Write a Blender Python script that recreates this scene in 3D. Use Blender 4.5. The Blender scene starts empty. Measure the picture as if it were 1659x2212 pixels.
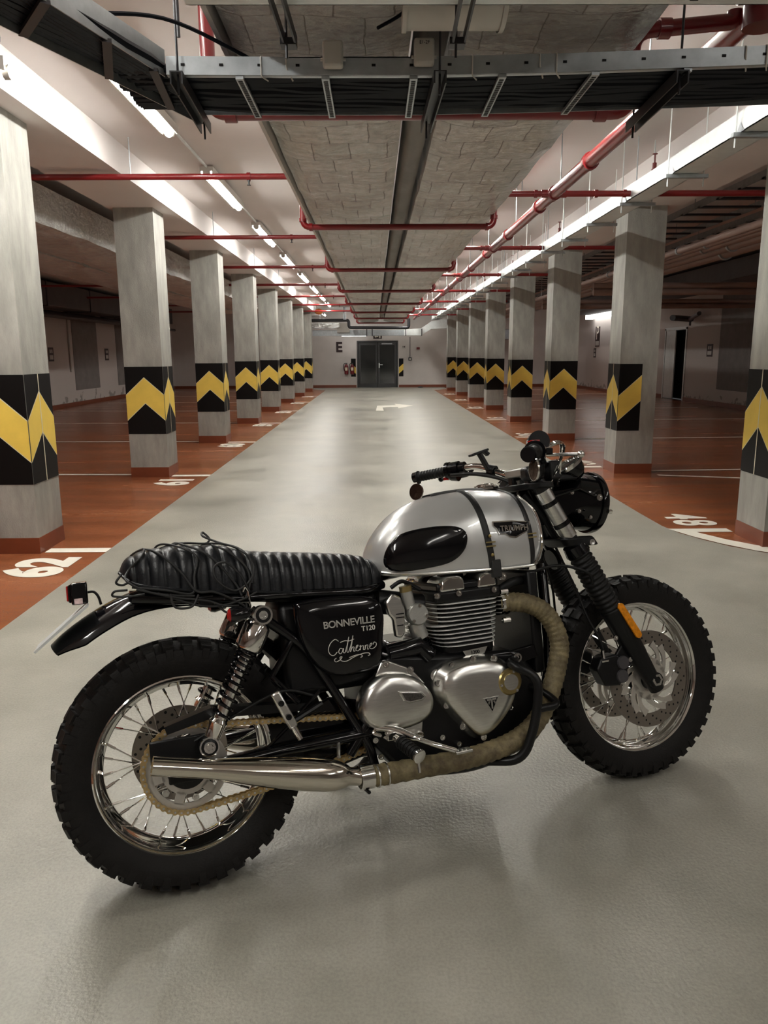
import bpy, bmesh, math, random
import numpy as np
from mathutils import Vector, Matrix, Euler
PI = math.pi
R = math.radians
SC = bpy.context.scene
COL = SC.collection
random.seed(7)

# ------------------------------------------------------------------ camera
cam_d = bpy.data.cameras.new('camera')
cam = bpy.data.objects.new('camera', cam_d)
COL.objects.link(cam)
YAW, PITCH, ROLL, CAMH, FPX = 0.0108, 0.2017, -0.0059, 1.3814, 1665.07
fw = Vector((math.sin(YAW) * math.cos(PITCH), math.cos(YAW) * math.cos(PITCH), -math.sin(PITCH)))
rt = Vector((math.cos(YAW), -math.sin(YAW), 0))
upv = rt.cross(fw)
rt2 = rt * math.cos(ROLL) + upv * math.sin(ROLL)
up2 = upv * math.cos(ROLL) - rt * math.sin(ROLL)
cam.matrix_world = Matrix(((rt2.x, up2.x, -fw.x, 0), (rt2.y, up2.y, -fw.y, 0), (rt2.z, up2.z, -fw.z, CAMH), (0, 0, 0, 1)))
cam_d.sensor_fit = 'HORIZONTAL'
cam_d.sensor_width = 36.0
cam_d.lens = FPX / 1659.0 * 36.0
cam_d.clip_start = 0.05
SC.camera = cam

# ------------------------------------------------------------------ world, exposure
w = bpy.data.worlds.new('garage_air')
w.use_nodes = True
w.node_tree.nodes['Background'].inputs[0].default_value = (0.8, 0.82, 0.85, 1)
w.node_tree.nodes['Background'].inputs[1].default_value = 0.02
SC.world = w
SC.view_settings.view_transform = 'Standard'
SC.view_settings.look = 'None'
SC.view_settings.gamma = 1.0
SC.view_settings.use_curve_mapping = False
SC.view_settings.exposure = 1.62
LAMP = 34.0          # brightness of the tube lights
LAMP_AISLE = 10.5   # lights of the near cross aisle
LAMP_END = 12.0      # brightness of the lights by the far wall
for k_, v_ in (('max_bounces', 7), ('diffuse_bounces', 4), ('glossy_bounces', 4), ('sample_clamp_indirect', 6.0), ('use_denoising', True)):
    try:
        setattr(SC.cycles, k_, v_)
    except Exception:
        pass

# ------------------------------------------------------------------ materials
def _n(nt, t, **k):
    n = nt.nodes.new(t)
    for a, v in k.items():
        setattr(n, a, v)
    return n

def mat(name, col, rough=0.5, metal=0.0, var=0.0, vscale=4.0, bump=0.0, bscale=60.0, col2=None, emit=0.0, coat=0.0,
        stretch=(1, 1, 1), rvar=0.0, bdist=0.01, detail=4.0, spec=0.5, trans=0.0, alpha=1.0, contrast=None):
    m = bpy.data.materials.new(name)
    m.use_nodes = True
    nt = m.node_tree
    b = nt.nodes['Principled BSDF']
    b.inputs['Base Color'].default_value = (*col, 1)
    b.inputs['Roughness'].default_value = rough
    b.inputs['Metallic'].default_value = metal
    b.inputs['Specular IOR Level'].default_value = spec
    b.inputs['Coat Weight'].default_value = coat
    b.inputs['Coat Roughness'].default_value = 0.04
    b.inputs['Transmission Weight'].default_value = trans
    b.inputs['Alpha'].default_value = alpha
    if emit:
        b.inputs['Emission Color'].default_value = (*col, 1)
        b.inputs['Emission Strength'].default_value = emit
    tc = _n(nt, 'ShaderNodeTexCoord')
    mp = _n(nt, 'ShaderNodeMapping')
    mp.inputs['Scale'].default_value = stretch
    nt.links.new(tc.outputs['Object'], mp.inputs['Vector'])
    if var or col2:
        ns = _n(nt, 'ShaderNodeTexNoise')
        ns.inputs['Scale'].default_value = vscale
        ns.inputs['Detail'].default_value = detail
        ns.inputs['Roughness'].default_value = 0.6
        nt.links.new(mp.outputs[0], ns.inputs['Vector'])
        cr = _n(nt, 'ShaderNodeValToRGB')
        c2 = col2 if col2 else tuple(max(0, c * (1 - var)) for c in col)
        c1 = col if col2 else tuple(min(1, c * (1 + var)) for c in col)
        lo, hi = contrast if contrast else (0.32, 0.68)
        cr.color_ramp.elements[0].position = lo
        cr.color_ramp.elements[1].position = hi
        cr.color_ramp.elements[0].color = (*c2, 1)
        cr.color_ramp.elements[1].color = (*c1, 1)
        nt.links.new(ns.outputs['Fac'], cr.inputs[0])
        nt.links.new(cr.outputs[0], b.inputs['Base Color'])
        if rvar:
            mr = _n(nt, 'ShaderNodeMapRange')
            mr.inputs['From Min'].default_value = 0.3
            mr.inputs['From Max'].default_value = 0.7
            mr.inputs['To Min'].default_value = max(0, rough - rvar)
            mr.inputs['To Max'].default_value = rough + rvar
            nt.links.new(ns.outputs['Fac'], mr.inputs[0])
            nt.links.new(mr.outputs[0], b.inputs['Roughness'])
    if bump:
        n2 = _n(nt, 'ShaderNodeTexNoise')
        n2.inputs['Scale'].default_value = bscale
        n2.inputs['Detail'].default_value = 3
        nt.links.new(mp.outputs[0], n2.inputs['Vector'])
        bp = _n(nt, 'ShaderNodeBump')
        bp.inputs['Strength'].default_value = bump
        bp.inputs['Distance'].default_value = bdist
        nt.links.new(n2.outputs['Fac'], bp.inputs['Height'])
        nt.links.new(bp.outputs[0], b.inputs['Normal'])
    return m

MT = {}
MT['white'] = mat('white_plaster', (0.60, 0.56, 0.53), 0.8, var=0.05, vscale=1.5, bump=0.1, bscale=40)
MT['ceil'] = mat('white_ceiling_paint', (0.74, 0.69, 0.67), 0.75, var=0.03, vscale=0.8)
MT['recess'] = mat('grey_wall_panel', (0.20, 0.18, 0.17), 0.8, var=0.1)
MT['conc'] = mat('raw_concrete', (0.38, 0.37, 0.335), 0.62, var=0.0, vscale=3.5, col2=(0.25, 0.245, 0.22), bump=0.25, bscale=70, stretch=(3, 3, 0.8), detail=8)
MT['conc2'] = mat('concrete_foot', (0.46, 0.45, 0.42), 0.65, col2=(0.28, 0.27, 0.25), vscale=6, bump=0.2, bscale=60, detail=8)
MT['black'] = mat('black_band_paint', (0.006, 0.005, 0.005), 0.5, spec=.15)
MT['yellow'] = mat('yellow_band_paint', (0.86, 0.61, 0.105), 0.5, var=0.06, vscale=5)
MT['cream'] = mat('cream_outline', (0.75, 0.68, 0.5), 0.6)
MT['skirt'] = mat('brick_red_skirting', (0.18, 0.045, 0.018), 0.35, var=0.12, vscale=5)
MT['line'] = mat('road_marking_paint', (0.82, 0.78, 0.68), 0.5, var=0.05, vscale=8)
MT['redpipe'] = mat('red_pipe_paint', (0.19, 0.009, 0.011), 0.32, coat=0.3)
MT['galv'] = mat('galvanised_steel', (0.42, 0.45, 0.47), 0.42, metal=0.75, var=0.12, vscale=14)
MT['galvl'] = mat('bright_galvanised_sheet', (0.70, 0.73, 0.72), 0.45, metal=0.35, var=0.06, vscale=10)
MT['dsteel'] = mat('dark_steel', (0.05, 0.05, 0.055), 0.45, metal=0.6, var=0.1)
MT['ddark'] = mat('dark_duct_sheet', (0.075, 0.07, 0.075), 0.5, metal=0.3, var=0.15, vscale=3)
MT['wrapd'] = mat('dark_grey_duct_wrap', (0.17, 0.155, 0.145), 0.6, var=0.2, vscale=5, bump=0.6, bscale=9, stretch=(1, .3, 1))
MT['cable'] = mat('black_cable_sheath', (0.004, 0.005, 0.009), 0.45, spec=.2)
MT['plastic'] = mat('pale_plastic', (0.52, 0.50, 0.46), 0.45, var=0.03)
MT['copper'] = mat('brown_pipe_lagging', (0.28, 0.19, 0.16), 0.42, metal=0.25, var=0.12, vscale=3)
MT['lamp'] = mat('lit_tube_diffuser', (1.0, 0.985, 0.93), 0.4, emit=LAMP)
MT['lampe'] = mat('lit_end_diffuser', (1.0, 0.985, 0.95), 0.4, emit=LAMP_END)
MT['lampr'] = mat('right_row_diffuser', (1.0, 0.985, 0.93), 0.4, emit=LAMP * .72)
MT['lampd'] = mat('dim_lit_panel', (1.0, 0.985, 0.95), 0.4, emit=1.3)
MT['lampa'] = mat('lit_aisle_diffuser', (1.0, 0.97, 0.92), 0.4, emit=LAMP_AISLE)
MT['doorm'] = mat('dark_door_frame', (0.045, 0.045, 0.045), 0.4, metal=0.3)
MT['glassd'] = mat('dark_door_glass', (0.02, 0.022, 0.022), 0.06, coat=0.5)
MT['signd'] = mat('maroon_sign_ink', (0.03, 0.012, 0.012), 0.5)
MT['orange'] = mat('orange_brown_wrap', (0.65, 0.2, 0.05), 0.5, var=0.2)

def foil(name, base, sx):
    m = mat(name, base, 0.22, metal=0.85)
    nt = m.node_tree
    b = nt.nodes['Principled BSDF']
    L = nt.links.new
    tc = _n(nt, 'ShaderNodeTexCoord')
    n = _n(nt, 'ShaderNodeTexNoise')
    n.inputs['Scale'].default_value = 3.5
    n.inputs['Detail'].default_value = 9
    n.inputs['Roughness'].default_value = 0.7
    L(tc.outputs['Object'], n.inputs[0])
    def warp(amount, stretch):
        sc = _n(nt, 'ShaderNodeVectorMath', operation='SCALE')
        sc.inputs['Scale'].default_value = amount
        ad = _n(nt, 'ShaderNodeVectorMath', operation='ADD')
        mp = _n(nt, 'ShaderNodeMapping')
        mp.inputs['Scale'].default_value = stretch
        L(n.outputs['Color'], sc.inputs[0]); L(tc.outputs['Object'], ad.inputs[0]); L(sc.outputs[0], ad.inputs[1]); L(ad.outputs[0], mp.inputs[0])
        return mp.outputs[0]
    v = _n(nt, 'ShaderNodeTexVoronoi', feature='F1')
    v.inputs['Scale'].default_value = 11
    L(warp(0.35, (1, .45, 1)), v.inputs['Vector'])
    v3 = _n(nt, 'ShaderNodeTexVoronoi', feature='F1')
    v3.inputs['Scale'].default_value = 34
    L(warp(0.2, (.5, 1, 1)), v3.inputs['Vector'])
    br = _n(nt, 'ShaderNodeTexBrick')
    br.inputs['Color1'].default_value = (1, 1, 1, 1); br.inputs['Color2'].default_value = (.84, .84, .84, 1); br.inputs['Mortar'].default_value = (.42, .40, .38, 1)
    br.inputs['Scale'].default_value = 1.0; br.inputs['Mortar Size'].default_value = 0.004; br.inputs['Mortar Smooth'].default_value = 0.6
    br.inputs['Brick Width'].default_value = 0.22; br.inputs['Row Height'].default_value = 0.34
    L(warp(0.05, (1, 1, 1)), br.inputs['Vector'])
    h1 = _n(nt, 'ShaderNodeMath', operation='MULTIPLY_ADD'); h1.inputs[1].default_value = 0.30
    L(v3.outputs['Distance'], h1.inputs[0]); L(v.outputs['Distance'], h1.inputs[2])
    h2 = _n(nt, 'ShaderNodeMath', operation='MULTIPLY_ADD'); h2.inputs[1].default_value = 0.35
    L(br.outputs['Color'], h2.inputs[0]); L(h1.outputs[0], h2.inputs[2])
    bp = _n(nt, 'ShaderNodeBump')
    bp.inputs['Strength'].default_value = 0.8
    bp.inputs['Distance'].default_value = 0.05
    L(h2.outputs[0], bp.inputs['Height']); L(bp.outputs[0], b.inputs['Normal'])
    mx = _n(nt, 'ShaderNodeMixRGB', blend_type='MULTIPLY')
    mx.inputs[0].default_value = 1.0
    mx.inputs[1].default_value = (*base, 1)
    fc = _n(nt, 'ShaderNodeMapRange')
    fc.inputs['From Min'].default_value = 0.0; fc.inputs['From Max'].default_value = 1.0
    fc.inputs['To Min'].default_value = 0.74; fc.inputs['To Max'].default_value = 1.0  # cell tones paint lit and shaded facets into the foil colour
    sx_ = _n(nt, 'ShaderNodeSeparateColor')
    L(v3.outputs['Color'], sx_.inputs[0]); L(sx_.outputs[0], fc.inputs[0])
    m2 = _n(nt, 'ShaderNodeMixRGB', blend_type='MULTIPLY')
    m2.inputs[0].default_value = 1.0
    L(br.outputs['Color'], mx.inputs[2]); L(mx.outputs[0], m2.inputs[1]); L(fc.outputs[0], m2.inputs[2]); L(m2.outputs[0], b.inputs['Base Color'])
    return m
MT['foil'] = foil('crumpled_foil', (0.96, 0.96, 0.93), (1.0, 1.0, 1))

def floor_mat(name, col, col2, rough, blot=0.9, streak=(0.35, 2.2, 1)):
    m = mat(name, col, rough)
    nt = m.node_tree
    b = nt.nodes['Principled BSDF']
    tc = _n(nt, 'ShaderNodeTexCoord')
    mp = _n(nt, 'ShaderNodeMapping')
    mp.inputs['Scale'].default_value = streak
    nt.links.new(tc.outputs['Object'], mp.inputs[0])
    n = _n(nt, 'ShaderNodeTexNoise')
    n.inputs['Scale'].default_value = blot
    n.inputs['Detail'].default_value = 9
    n.inputs['Roughness'].default_value = 0.62
    nt.links.new(mp.outputs[0], n.inputs[0])
    n1 = _n(nt, 'ShaderNodeTexNoise')
    n1.inputs['Scale'].default_value = 130
    n1.inputs['Detail'].default_value = 2
    nt.links.new(tc.outputs['Object'], n1.inputs[0])
    cr = _n(nt, 'ShaderNodeValToRGB')
    cr.color_ramp.elements[0].position = 0.33
    cr.color_ramp.elements[0].color = (*col2, 1)
    cr.color_ramp.elements[1].position = 0.66
    cr.color_ramp.elements[1].color = (*col, 1)
    nt.links.new(n.outputs['Fac'], cr.inputs[0])
    mx = _n(nt, 'ShaderNodeMixRGB', blend_type='MULTIPLY')
    mx.inputs[0].default_value = 0.35
    c2 = _n(nt, 'ShaderNodeValToRGB')
    c2.color_ramp.elements[0].position = 0.35
    c2.color_ramp.elements[0].color = (0.62, 0.62, 0.62, 1)
    c2.color_ramp.elements[1].position = 0.6
    c2.color_ramp.elements[1].color = (1, 1, 1, 1)
    nt.links.new(n1.outputs['Fac'], c2.inputs[0])
    nt.links.new(cr.outputs[0], mx.inputs[1])
    nt.links.new(c2.outputs[0], mx.inputs[2])
    nt.links.new(mx.outputs[0], b.inputs['Base Color'])
    mr = _n(nt, 'ShaderNodeMapRange')
    mr.inputs['From Min'].default_value = 0.3
    mr.inputs['From Max'].default_value = 0.7
    mr.inputs['To Min'].default_value = rough - 0.06
    mr.inputs['To Max'].default_value = rough + 0.08
    nt.links.new(n.outputs['Fac'], mr.inputs[0])
    nt.links.new(mr.outputs[0], b.inputs['Roughness'])
    bp = _n(nt, 'ShaderNodeBump')
    bp.inputs['Strength'].default_value = 0.6
    bp.inputs['Distance'].default_value = 0.003
    n3 = _n(nt, 'ShaderNodeTexNoise')
    n3.inputs['Scale'].default_value = 90
    n3.inputs['Detail'].default_value = 3
    nt.links.new(tc.outputs['Object'], n3.inputs[0])
    nt.links.new(n3.outputs['Fac'], bp.inputs['Height'])
    nt.links.new(bp.outputs[0], b.inputs['Normal'])
    return m
MT['lane'] = floor_mat('grey_epoxy_floor', (0.43, 0.415, 0.355), (0.26, 0.252, 0.212), 0.36, 1.1, (.9, .9, 1))
MT['red'] = floor_mat('brick_red_epoxy_floor', (0.36, 0.122, 0.050), (0.26, 0.080, 0.032), 0.22)

def stained_wall():
    m = mat('white_plaster_with_damp', (0.55, 0.5, 0.47), 0.85)
    nt = m.node_tree
    b = nt.nodes['Principled BSDF']
    tc = _n(nt, 'ShaderNodeTexCoord')
    n = _n(nt, 'ShaderNodeTexNoise')
    n.inputs['Scale'].default_value = 3.5
    n.inputs['Detail'].default_value = 8
    nt.links.new(tc.outputs['Object'], n.inputs[0])
    sx = _n(nt, 'ShaderNodeSeparateXYZ')
    nt.links.new(tc.outputs['Object'], sx.inputs[0])
    mr = _n(nt, 'ShaderNodeMapRange')
    mr.inputs['From Min'].default_value = 0.05
    mr.inputs['From Max'].default_value = 0.55
    mr.inputs['To Min'].default_value = 0.14
    mr.inputs['To Max'].default_value = -0.2
    nt.links.new(sx.outputs['Z'], mr.inputs[0])
    a = _n(nt, 'ShaderNodeMath', operation='ADD')
    nt.links.new(n.outputs['Fac'], a.inputs[0])
    nt.links.new(mr.outputs[0], a.inputs[1])
    cr = _n(nt, 'ShaderNodeValToRGB')
    cr.color_ramp.elements[0].position = 0.6
    cr.color_ramp.elements[0].color = (0.55, 0.5, 0.47, 1)
    cr.color_ramp.elements[1].position = 0.63
    cr.color_ramp.elements[1].color = (0.3, 0.27, 0.24, 1)
    nt.links.new(a.outputs[0], cr.inputs[0])
    nt.links.new(cr.outputs[0], b.inputs['Base Color'])
    return m
MT['damp'] = stained_wall()

# ------------------------------------------------------------------ mesh builder
def V3(p):
    return Vector(p)

def frame_of(d):
    d = Vector(d).normalized()
    a = Vector((0, 0, 1)) if abs(d.z) < 0.9 else Vector((1, 0, 0))
    x = d.cross(a).normalized()
    return x, x.cross(d).normalized(), d

class MB:
    def __init__(s):
        s.v = []; s.f = []; s.m = []; s.cur = 0
    def mi(s, i):
        s.cur = i; return s
    def face(s, idx):
        s.f.append(tuple(idx)); s.m.append(s.cur)
    def poly(s, pts):
        o = len(s.v); s.v += [tuple(p) for p in pts]; s.face(range(o, o + len(pts))); return s
    def box(s, lo, hi, mtx=None):
        o = len(s.v)
        for z in (lo[2], hi[2]):
            for x, y in ((lo[0], lo[1]), (hi[0], lo[1]), (hi[0], hi[1]), (lo[0], hi[1])):
                p = Vector((x, y, z))
                if mtx: p = mtx @ p
                s.v.append(tuple(p))
        for q in ((0, 3, 2, 1), (4, 5, 6, 7), (0, 1, 5, 4), (1, 2, 6, 5), (2, 3, 7, 6), (3, 0, 4, 7)):
            s.face([o + i for i in q])
        return s
    def bar(s, a, b, wd, ht, upd=(0, 0, 1)):
        a = Vector(a); b = Vector(b); d = (b - a).normalized()
        u = Vector(upd); x = d.cross(u)
        if x.length < 1e-4: x = d.cross(Vector((1, 0, 0)))
        x.normalize(); u = x.cross(d).normalized(); o = len(s.v)
        for p in (a, b):
            for i, j in ((-1, -1), (1, -1), (1, 1), (-1, 1)):
                s.v.append(tuple(p + x * (i * wd / 2) + u * (j * ht / 2)))
        for q in ((0, 3, 2, 1), (4, 5, 6, 7), (0, 1, 5, 4), (1, 2, 6, 5), (2, 3, 7, 6), (3, 0, 4, 7)):
            s.face([o + i for i in q])
        return s
    def tube(s, pts, r, n=10, caps=True, closed=False, flat=None):
        pts = [Vector(p) for p in pts]
        k = len(pts); rs = r if isinstance(r, (list, tuple)) else [r] * k
        x = None; base = len(s.v)
        for i, p in enumerate(pts):
            if closed: d = pts[(i + 1) % k] - pts[i - 1]
            else: d = pts[min(i + 1, k - 1)] - pts[max(i - 1, 0)]
            if d.length < 1e-9: d = Vector((0, 0, 1))
            d.normalize()
            if x is None: x, y, _ = frame_of(d)
            else:
                x = x - d * x.dot(d)
                if x.length < 1e-6: x, y, _ = frame_of(d)
                x.normalize()
            y = d.cross(x)
            for j in range(n):
                a = 2 * PI * j / n
                s.v.append(tuple(p + x * (rs[i] * math.cos(a)) + y * (rs[i] * math.sin(a) * (flat or 1))))
        for i in range(k if closed else k - 1):
            a = base + i * n; b = base + ((i + 1) % k) * n
            for j in range(n):
                j2 = (j + 1) % n
                s.face((a + j, a + j2, b + j2, b + j))
        if caps and not closed:
            s.face([base + j for j in range(n)][::-1]); s.face([base + (k - 1) * n + j for j in range(n)])
        return s
    def lathe(s, prof, o=(0, 0, 0), ax=(0, 1, 0), n=32, closed=False, caps=True):
        # prof: (along axis, radius)
        x, y, d = frame_of(ax); o = Vector(o); base = len(s.v); k = len(prof)
        for t, r in prof:
            for j in range(n):
                a = 2 * PI * j / n
                s.v.append(tuple(o + d * t + x * (r * math.cos(a)) + y * (r * math.sin(a))))
        for i in range(k if closed else k - 1):
            a = base + i * n; b = base + ((i + 1) % k) * n
            for j in range(n):
                j2 = (j + 1) % n
                s.face((a + j, a + j2, b + j2, b + j))
        if not closed and caps:
            if prof[0][1] > 1e-5: s.face([base + j for j in range(n)][::-1])
            if prof[-1][1] > 1e-5: s.face([base + (k - 1) * n + j for j in range(n)])
        return s
    def prism(s, poly, f0, f1):
        # poly 2D; f0/f1 map (a,b) to 3D for the two faces
        o = len(s.v); n = len(poly)
        s.v += [tuple(f0(a, b)) for a, b in poly] + [tuple(f1(a, b)) for a, b in poly]
        s.face([o + i for i in range(n)][::-1]); s.face([o + n + i for i in range(n)])
        for i in range(n):
            j = (i + 1) % n; s.face((o + i, o + j, o + n + j, o + n + i))
        return s
    def grid(s, fn, nu, nv, closeu=False, closev=False):
        o = len(s.v)
        for i in range(nu):
            for j in range(nv):
                s.v.append(tuple(fn(i / (nu - (0 if closeu else 1)), j / (nv - (0 if closev else 1)))))
        for i in range(nu if closeu else nu - 1):
            for j in range(nv if closev else nv - 1):
                i2 = (i + 1) % nu; j2 = (j + 1) % nv
                s.face((o + i * nv + j, o + i2 * nv + j, o + i2 * nv + j2, o + i * nv + j2))
        return s
    def ball(s, c, r, n=12, sc=(1, 1, 1)):
        c = Vector(c)
        return s.grid(lambda u, v: c + Vector((r * sc[0] * math.sin(PI * v) * math.cos(2 * PI * u), r * sc[1] * math.sin(PI * v) * math.sin(2 * PI * u), r * sc[2] * math.cos(PI * v))), n, n // 2 + 1, closeu=True)
    def build(s, name, mats, parent=None, loc=None, rot=None, sharp=38, smooth=True, bevel=0.0):
        me = bpy.data.meshes.new(name)
        me.from_pydata(s.v, [], s.f)
        for m in (mats if isinstance(mats, (list, tuple)) else [mats]):
            me.materials.append(MT[m] if isinstance(m, str) else m)
        me.polygons.foreach_set('material_index', s.m)
        bm = bmesh.new(); bm.from_mesh(me)
        bmesh.ops.remove_doubles(bm, verts=bm.verts, dist=1e-5)
        bmesh.ops.recalc_face_normals(bm, faces=bm.faces)
        bm.to_mesh(me); bm.free()
        if smooth:
            me.shade_smooth(); me.set_sharp_from_angle(angle=R(sharp))
        o = bpy.data.objects.new(name, me); COL.objects.link(o)
        if parent: o.parent = parent
        if loc is not None: o.location = loc
        if rot is not None: o.rotation_euler = rot
        if bevel:
            md = o.modifiers.new('bevel', 'BEVEL'); md.width = bevel; md.segments = 2; md.limit_method = 'ANGLE'
        return o

def tag(o, label=None, cat=None, group=None, kind=None):
    if label: o['label'] = label
    if cat: o['category'] = cat
    if group: o['group'] = group
    if kind: o['kind'] = kind
    return o

def empty(name, loc=(0, 0, 0), rot=(0, 0, 0), parent=None):
    o = bpy.data.objects.new(name, None); COL.objects.link(o)
    o.location = loc; o.rotation_euler = rot; o.empty_display_size = 0.1
    if parent: o.parent = parent
    return o

def dup(o, parent=None):
    c = o.copy(); COL.objects.link(c)
    if parent: c.parent = parent
    for ch in list(o.children): dup(ch, c)
    return c

def text_mesh(name, s, size, m, mtx, parent=None, extr=0.001, shear=0.0, align='CENTER', bold=0.0, space=1.0):
    cu = bpy.data.curves.new(name, 'FONT')
    cu.body = s; cu.size = size; cu.align_x = align; cu.align_y = 'CENTER'; cu.extrude = extr; cu.shear = shear; cu.offset = bold
    cu.space_character = space
    t = bpy.data.objects.new(name, cu); COL.objects.link(t)
    dg = bpy.context.evaluated_depsgraph_get()
    me = bpy.data.meshes.new_from_object(t.evaluated_get(dg))
    bpy.data.objects.remove(t)
    me.materials.clear(); me.materials.append(MT[m] if isinstance(m, str) else m)
    me.transform(mtx)
    o = bpy.data.objects.new(name, me); COL.objects.link(o)
    if parent: o.parent = parent
    return o

def cr(pts, n=8, closed=False):
    """Catmull-Rom through 3D points"""
    P = [Vector(p) for p in pts]; k = len(P); out = []
    rng = range(k) if closed else range(k - 1)
    for i in rng:
        p1, p2 = P[i], P[(i + 1) % k]
        p0 = P[i - 1] if (closed or i > 0) else p1 * 2 - p2
        p3 = P[(i + 2) % k] if (closed or i + 2 < k) else p2 * 2 - p1
        for j in range(n):
            t = j / n
            out.append(0.5 * ((2 * p1) + (p2 - p0) * t + (2 * p0 - 5 * p1 + 4 * p2 - p3) * t * t + (3 * p1 - 3 * p2 + p3 - p0) * t ** 3))
    if not closed: out.append(P[-1])
    return out

def pch(x, xs, ys):
    """smooth monotone-ish interpolation"""
    if x <= xs[0]: return ys[0]
    if x >= xs[-1]: return ys[-1]
    i = 0
    while x > xs[i + 1]: i += 1
    def sl(k):
        if k <= 0: return (ys[1] - ys[0]) / (xs[1] - xs[0])
        if k >= len(xs) - 1: return (ys[-1] - ys[-2]) / (xs[-1] - xs[-2])
        a = (ys[k] - ys[k - 1]) / (xs[k] - xs[k - 1]); b = (ys[k + 1] - ys[k]) / (xs[k + 1] - xs[k])
        return 0 if a * b <= 0 else 2 * a * b / (a + b)
    h = xs[i + 1] - xs[i]; t = (x - xs[i]) / h
    return (2 * t ** 3 - 3 * t * t + 1) * ys[i] + (t ** 3 - 2 * t * t + t) * h * sl(i) + (-2 * t ** 3 + 3 * t * t) * ys[i + 1] + (t ** 3 - t * t) * h * sl(i + 1)

def fillet(pts, r=0.05, n=5):
    """round the corners of a polyline"""
    P = [Vector(p) for p in pts]; out = [P[0]]
    for i in range(1, len(P) - 1):
        a = (P[i - 1] - P[i]); b = (P[i + 1] - P[i]); rr = min(r, a.length * .45, b.length * .45)
        a = P[i] + a.normalized() * rr; b = P[i] + b.normalized() * rr
        for j in range(n + 1):
            t = j / n
            out.append(a * (1 - t) ** 2 + P[i] * 2 * t * (1 - t) + b * t * t)
    out.append(P[-1])
    return out
# ================================================================== THE HALL
LX0, LX1 = -2.83, -2.40      # left column row
RX0, RX1 = 2.79, 3.22        # right column row
Y1, SP, CS = 5.37, 3.52, 0.43
ENDY, LW, RW, BACKY, CZ, BZ = 33.3, -8.5, 9.0, -6.0, 3.22, 2.96

def st(o): o['kind'] = 'structure'; return o
fl = MB()
lane = [(-1.94, BACKY), (RW, BACKY), (RW, 4.75), (4.4, 4.75), (3.6, 4.86), (3.2, 4.98), (2.95, 5.08), (2.74, 5.22), (2.58, 5.4), (2.46, 5.62), (2.37, 5.85), (2.33, 6.1), (2.32, 6.6), (2.32, 30.6), (2.95, 31.4), (2.95, ENDY), (-2.7, ENDY), (-2.7, 32.0), (-1.95, 31.0)]
fl.mi(0).poly([(x, y, 0) for x, y in lane])
fl.mi(1).poly([(x, y, 0) for x, y in [(LW, BACKY), (-1.94, BACKY), (-1.95, 31.0), (-2.7, 32.0), (-2.7, ENDY), (LW, ENDY)]])
fl.poly([(x, y, 0) for x, y in [(RW, 4.75), (RW, ENDY), (2.95, ENDY), (2.95, 31.4), (2.32, 30.6), (2.32, 6.6), (2.33, 6.1), (2.37, 5.85), (2.46, 5.62), (2.58, 5.4), (2.74, 5.22), (2.95, 5.08), (3.2, 4.98), (3.6, 4.86), (4.4, 4.75)]])
fl.mi(0).box((LW - .2, BACKY - .2, -0.2), (RW + .2, ENDY + .2, -0.01))
st(fl.build('floor', ['lane', 'red'], smooth=False))
c = MB().box((LW - .2, BACKY - .2, CZ), (RW + .2, ENDY + .2, CZ + 0.2))
st(c.build('ceiling', 'ceil', smooth=False))
st(MB().box((-2.90, BACKY, BZ), (-2.23, ENDY, CZ)).build('trim_1', 'ceil', smooth=False))
st(MB().box((2.66, BACKY, BZ), (3.38, ENDY, CZ)).build('trim_2', 'ceil', smooth=False))
st(MB().box((LW - .2, BACKY, 0), (LW, ENDY, CZ)).build('wall_left', 'damp', smooth=False))
st(MB().box((LW - .2, BACKY - .2, 0), (RW + .2, BACKY, CZ)).build('wall_near', 'white', smooth=False))
# far wall with door opening x -.75..1.0, z 0..1.95
fw_ = MB().box((LW, ENDY, 0), (-0.75, ENDY + .2, CZ)).box((1.0, ENDY, 0), (RW, ENDY + .2, CZ)).box((-0.75, ENDY, 1.95), (1.0, ENDY + .2, CZ)).box((-0.8, ENDY + .2, 0), (1.05, ENDY + .25, 2))
st(fw_.build('wall_far', 'white', smooth=False))
# right wall with door opening y 22.7..24.2
rw = MB().box((RW, BACKY, 0), (RW + .2, 22.65, CZ)).box((RW, 24.3, 0), (RW + .2, 27, CZ)).box((RW, 22.65, 2.08), (RW + .2, 24.3, CZ)).box((8.3, 27, 0), (9.2, ENDY, CZ)).box((RW + .5, 22.4, 0), (RW + .6, 24.6, CZ))
st(rw.build('wall_right', 'damp', smooth=False))
st(MB().box((LW, BACKY, 0), (LW + .02, ENDY, 0.11)).build('baseboard_left', 'skirt', smooth=False))
st(MB().box((RW - .02, BACKY, 0), (RW, 22.6, 0.11)).box((RW - .02, 24.35, 0), (RW, 27, 0.11)).box((8.28, 27, 0), (8.3, ENDY, 0.11)).build('baseboard_right', 'skirt', smooth=False))
st(MB().box((LW, ENDY - .02, 0), (-0.78, ENDY, 0.11)).box((1.03, ENDY - .02, 0), (8.3, ENDY, 0.11)).build('baseboard_far', 'skirt', smooth=False))
# recessed grey wall panels
k_ = 3
for (x, ya, yb, z0, z1) in ((LW, 22.3, 24.25, .43, 2.66), (LW, 26.0, 28.2, .43, 2.6), (LW, 17.8, 19.7, .43, 2.66)):
    st(MB().box((x, ya, z0), (x + .012, yb, z1)).build('trim_%d' % k_, 'recess', smooth=False)); k_ += 1
for (x, ya, yb, z0, z1) in ((RW, 18.72, 20.45, .43, 2.92), (RW, 14.2, 16.0, .43, 2.92)):
    st(MB().box((x - .012, ya, z0), (x, yb, z1)).build('trim_%d' % k_, 'recess', smooth=False)); k_ += 1
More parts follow.
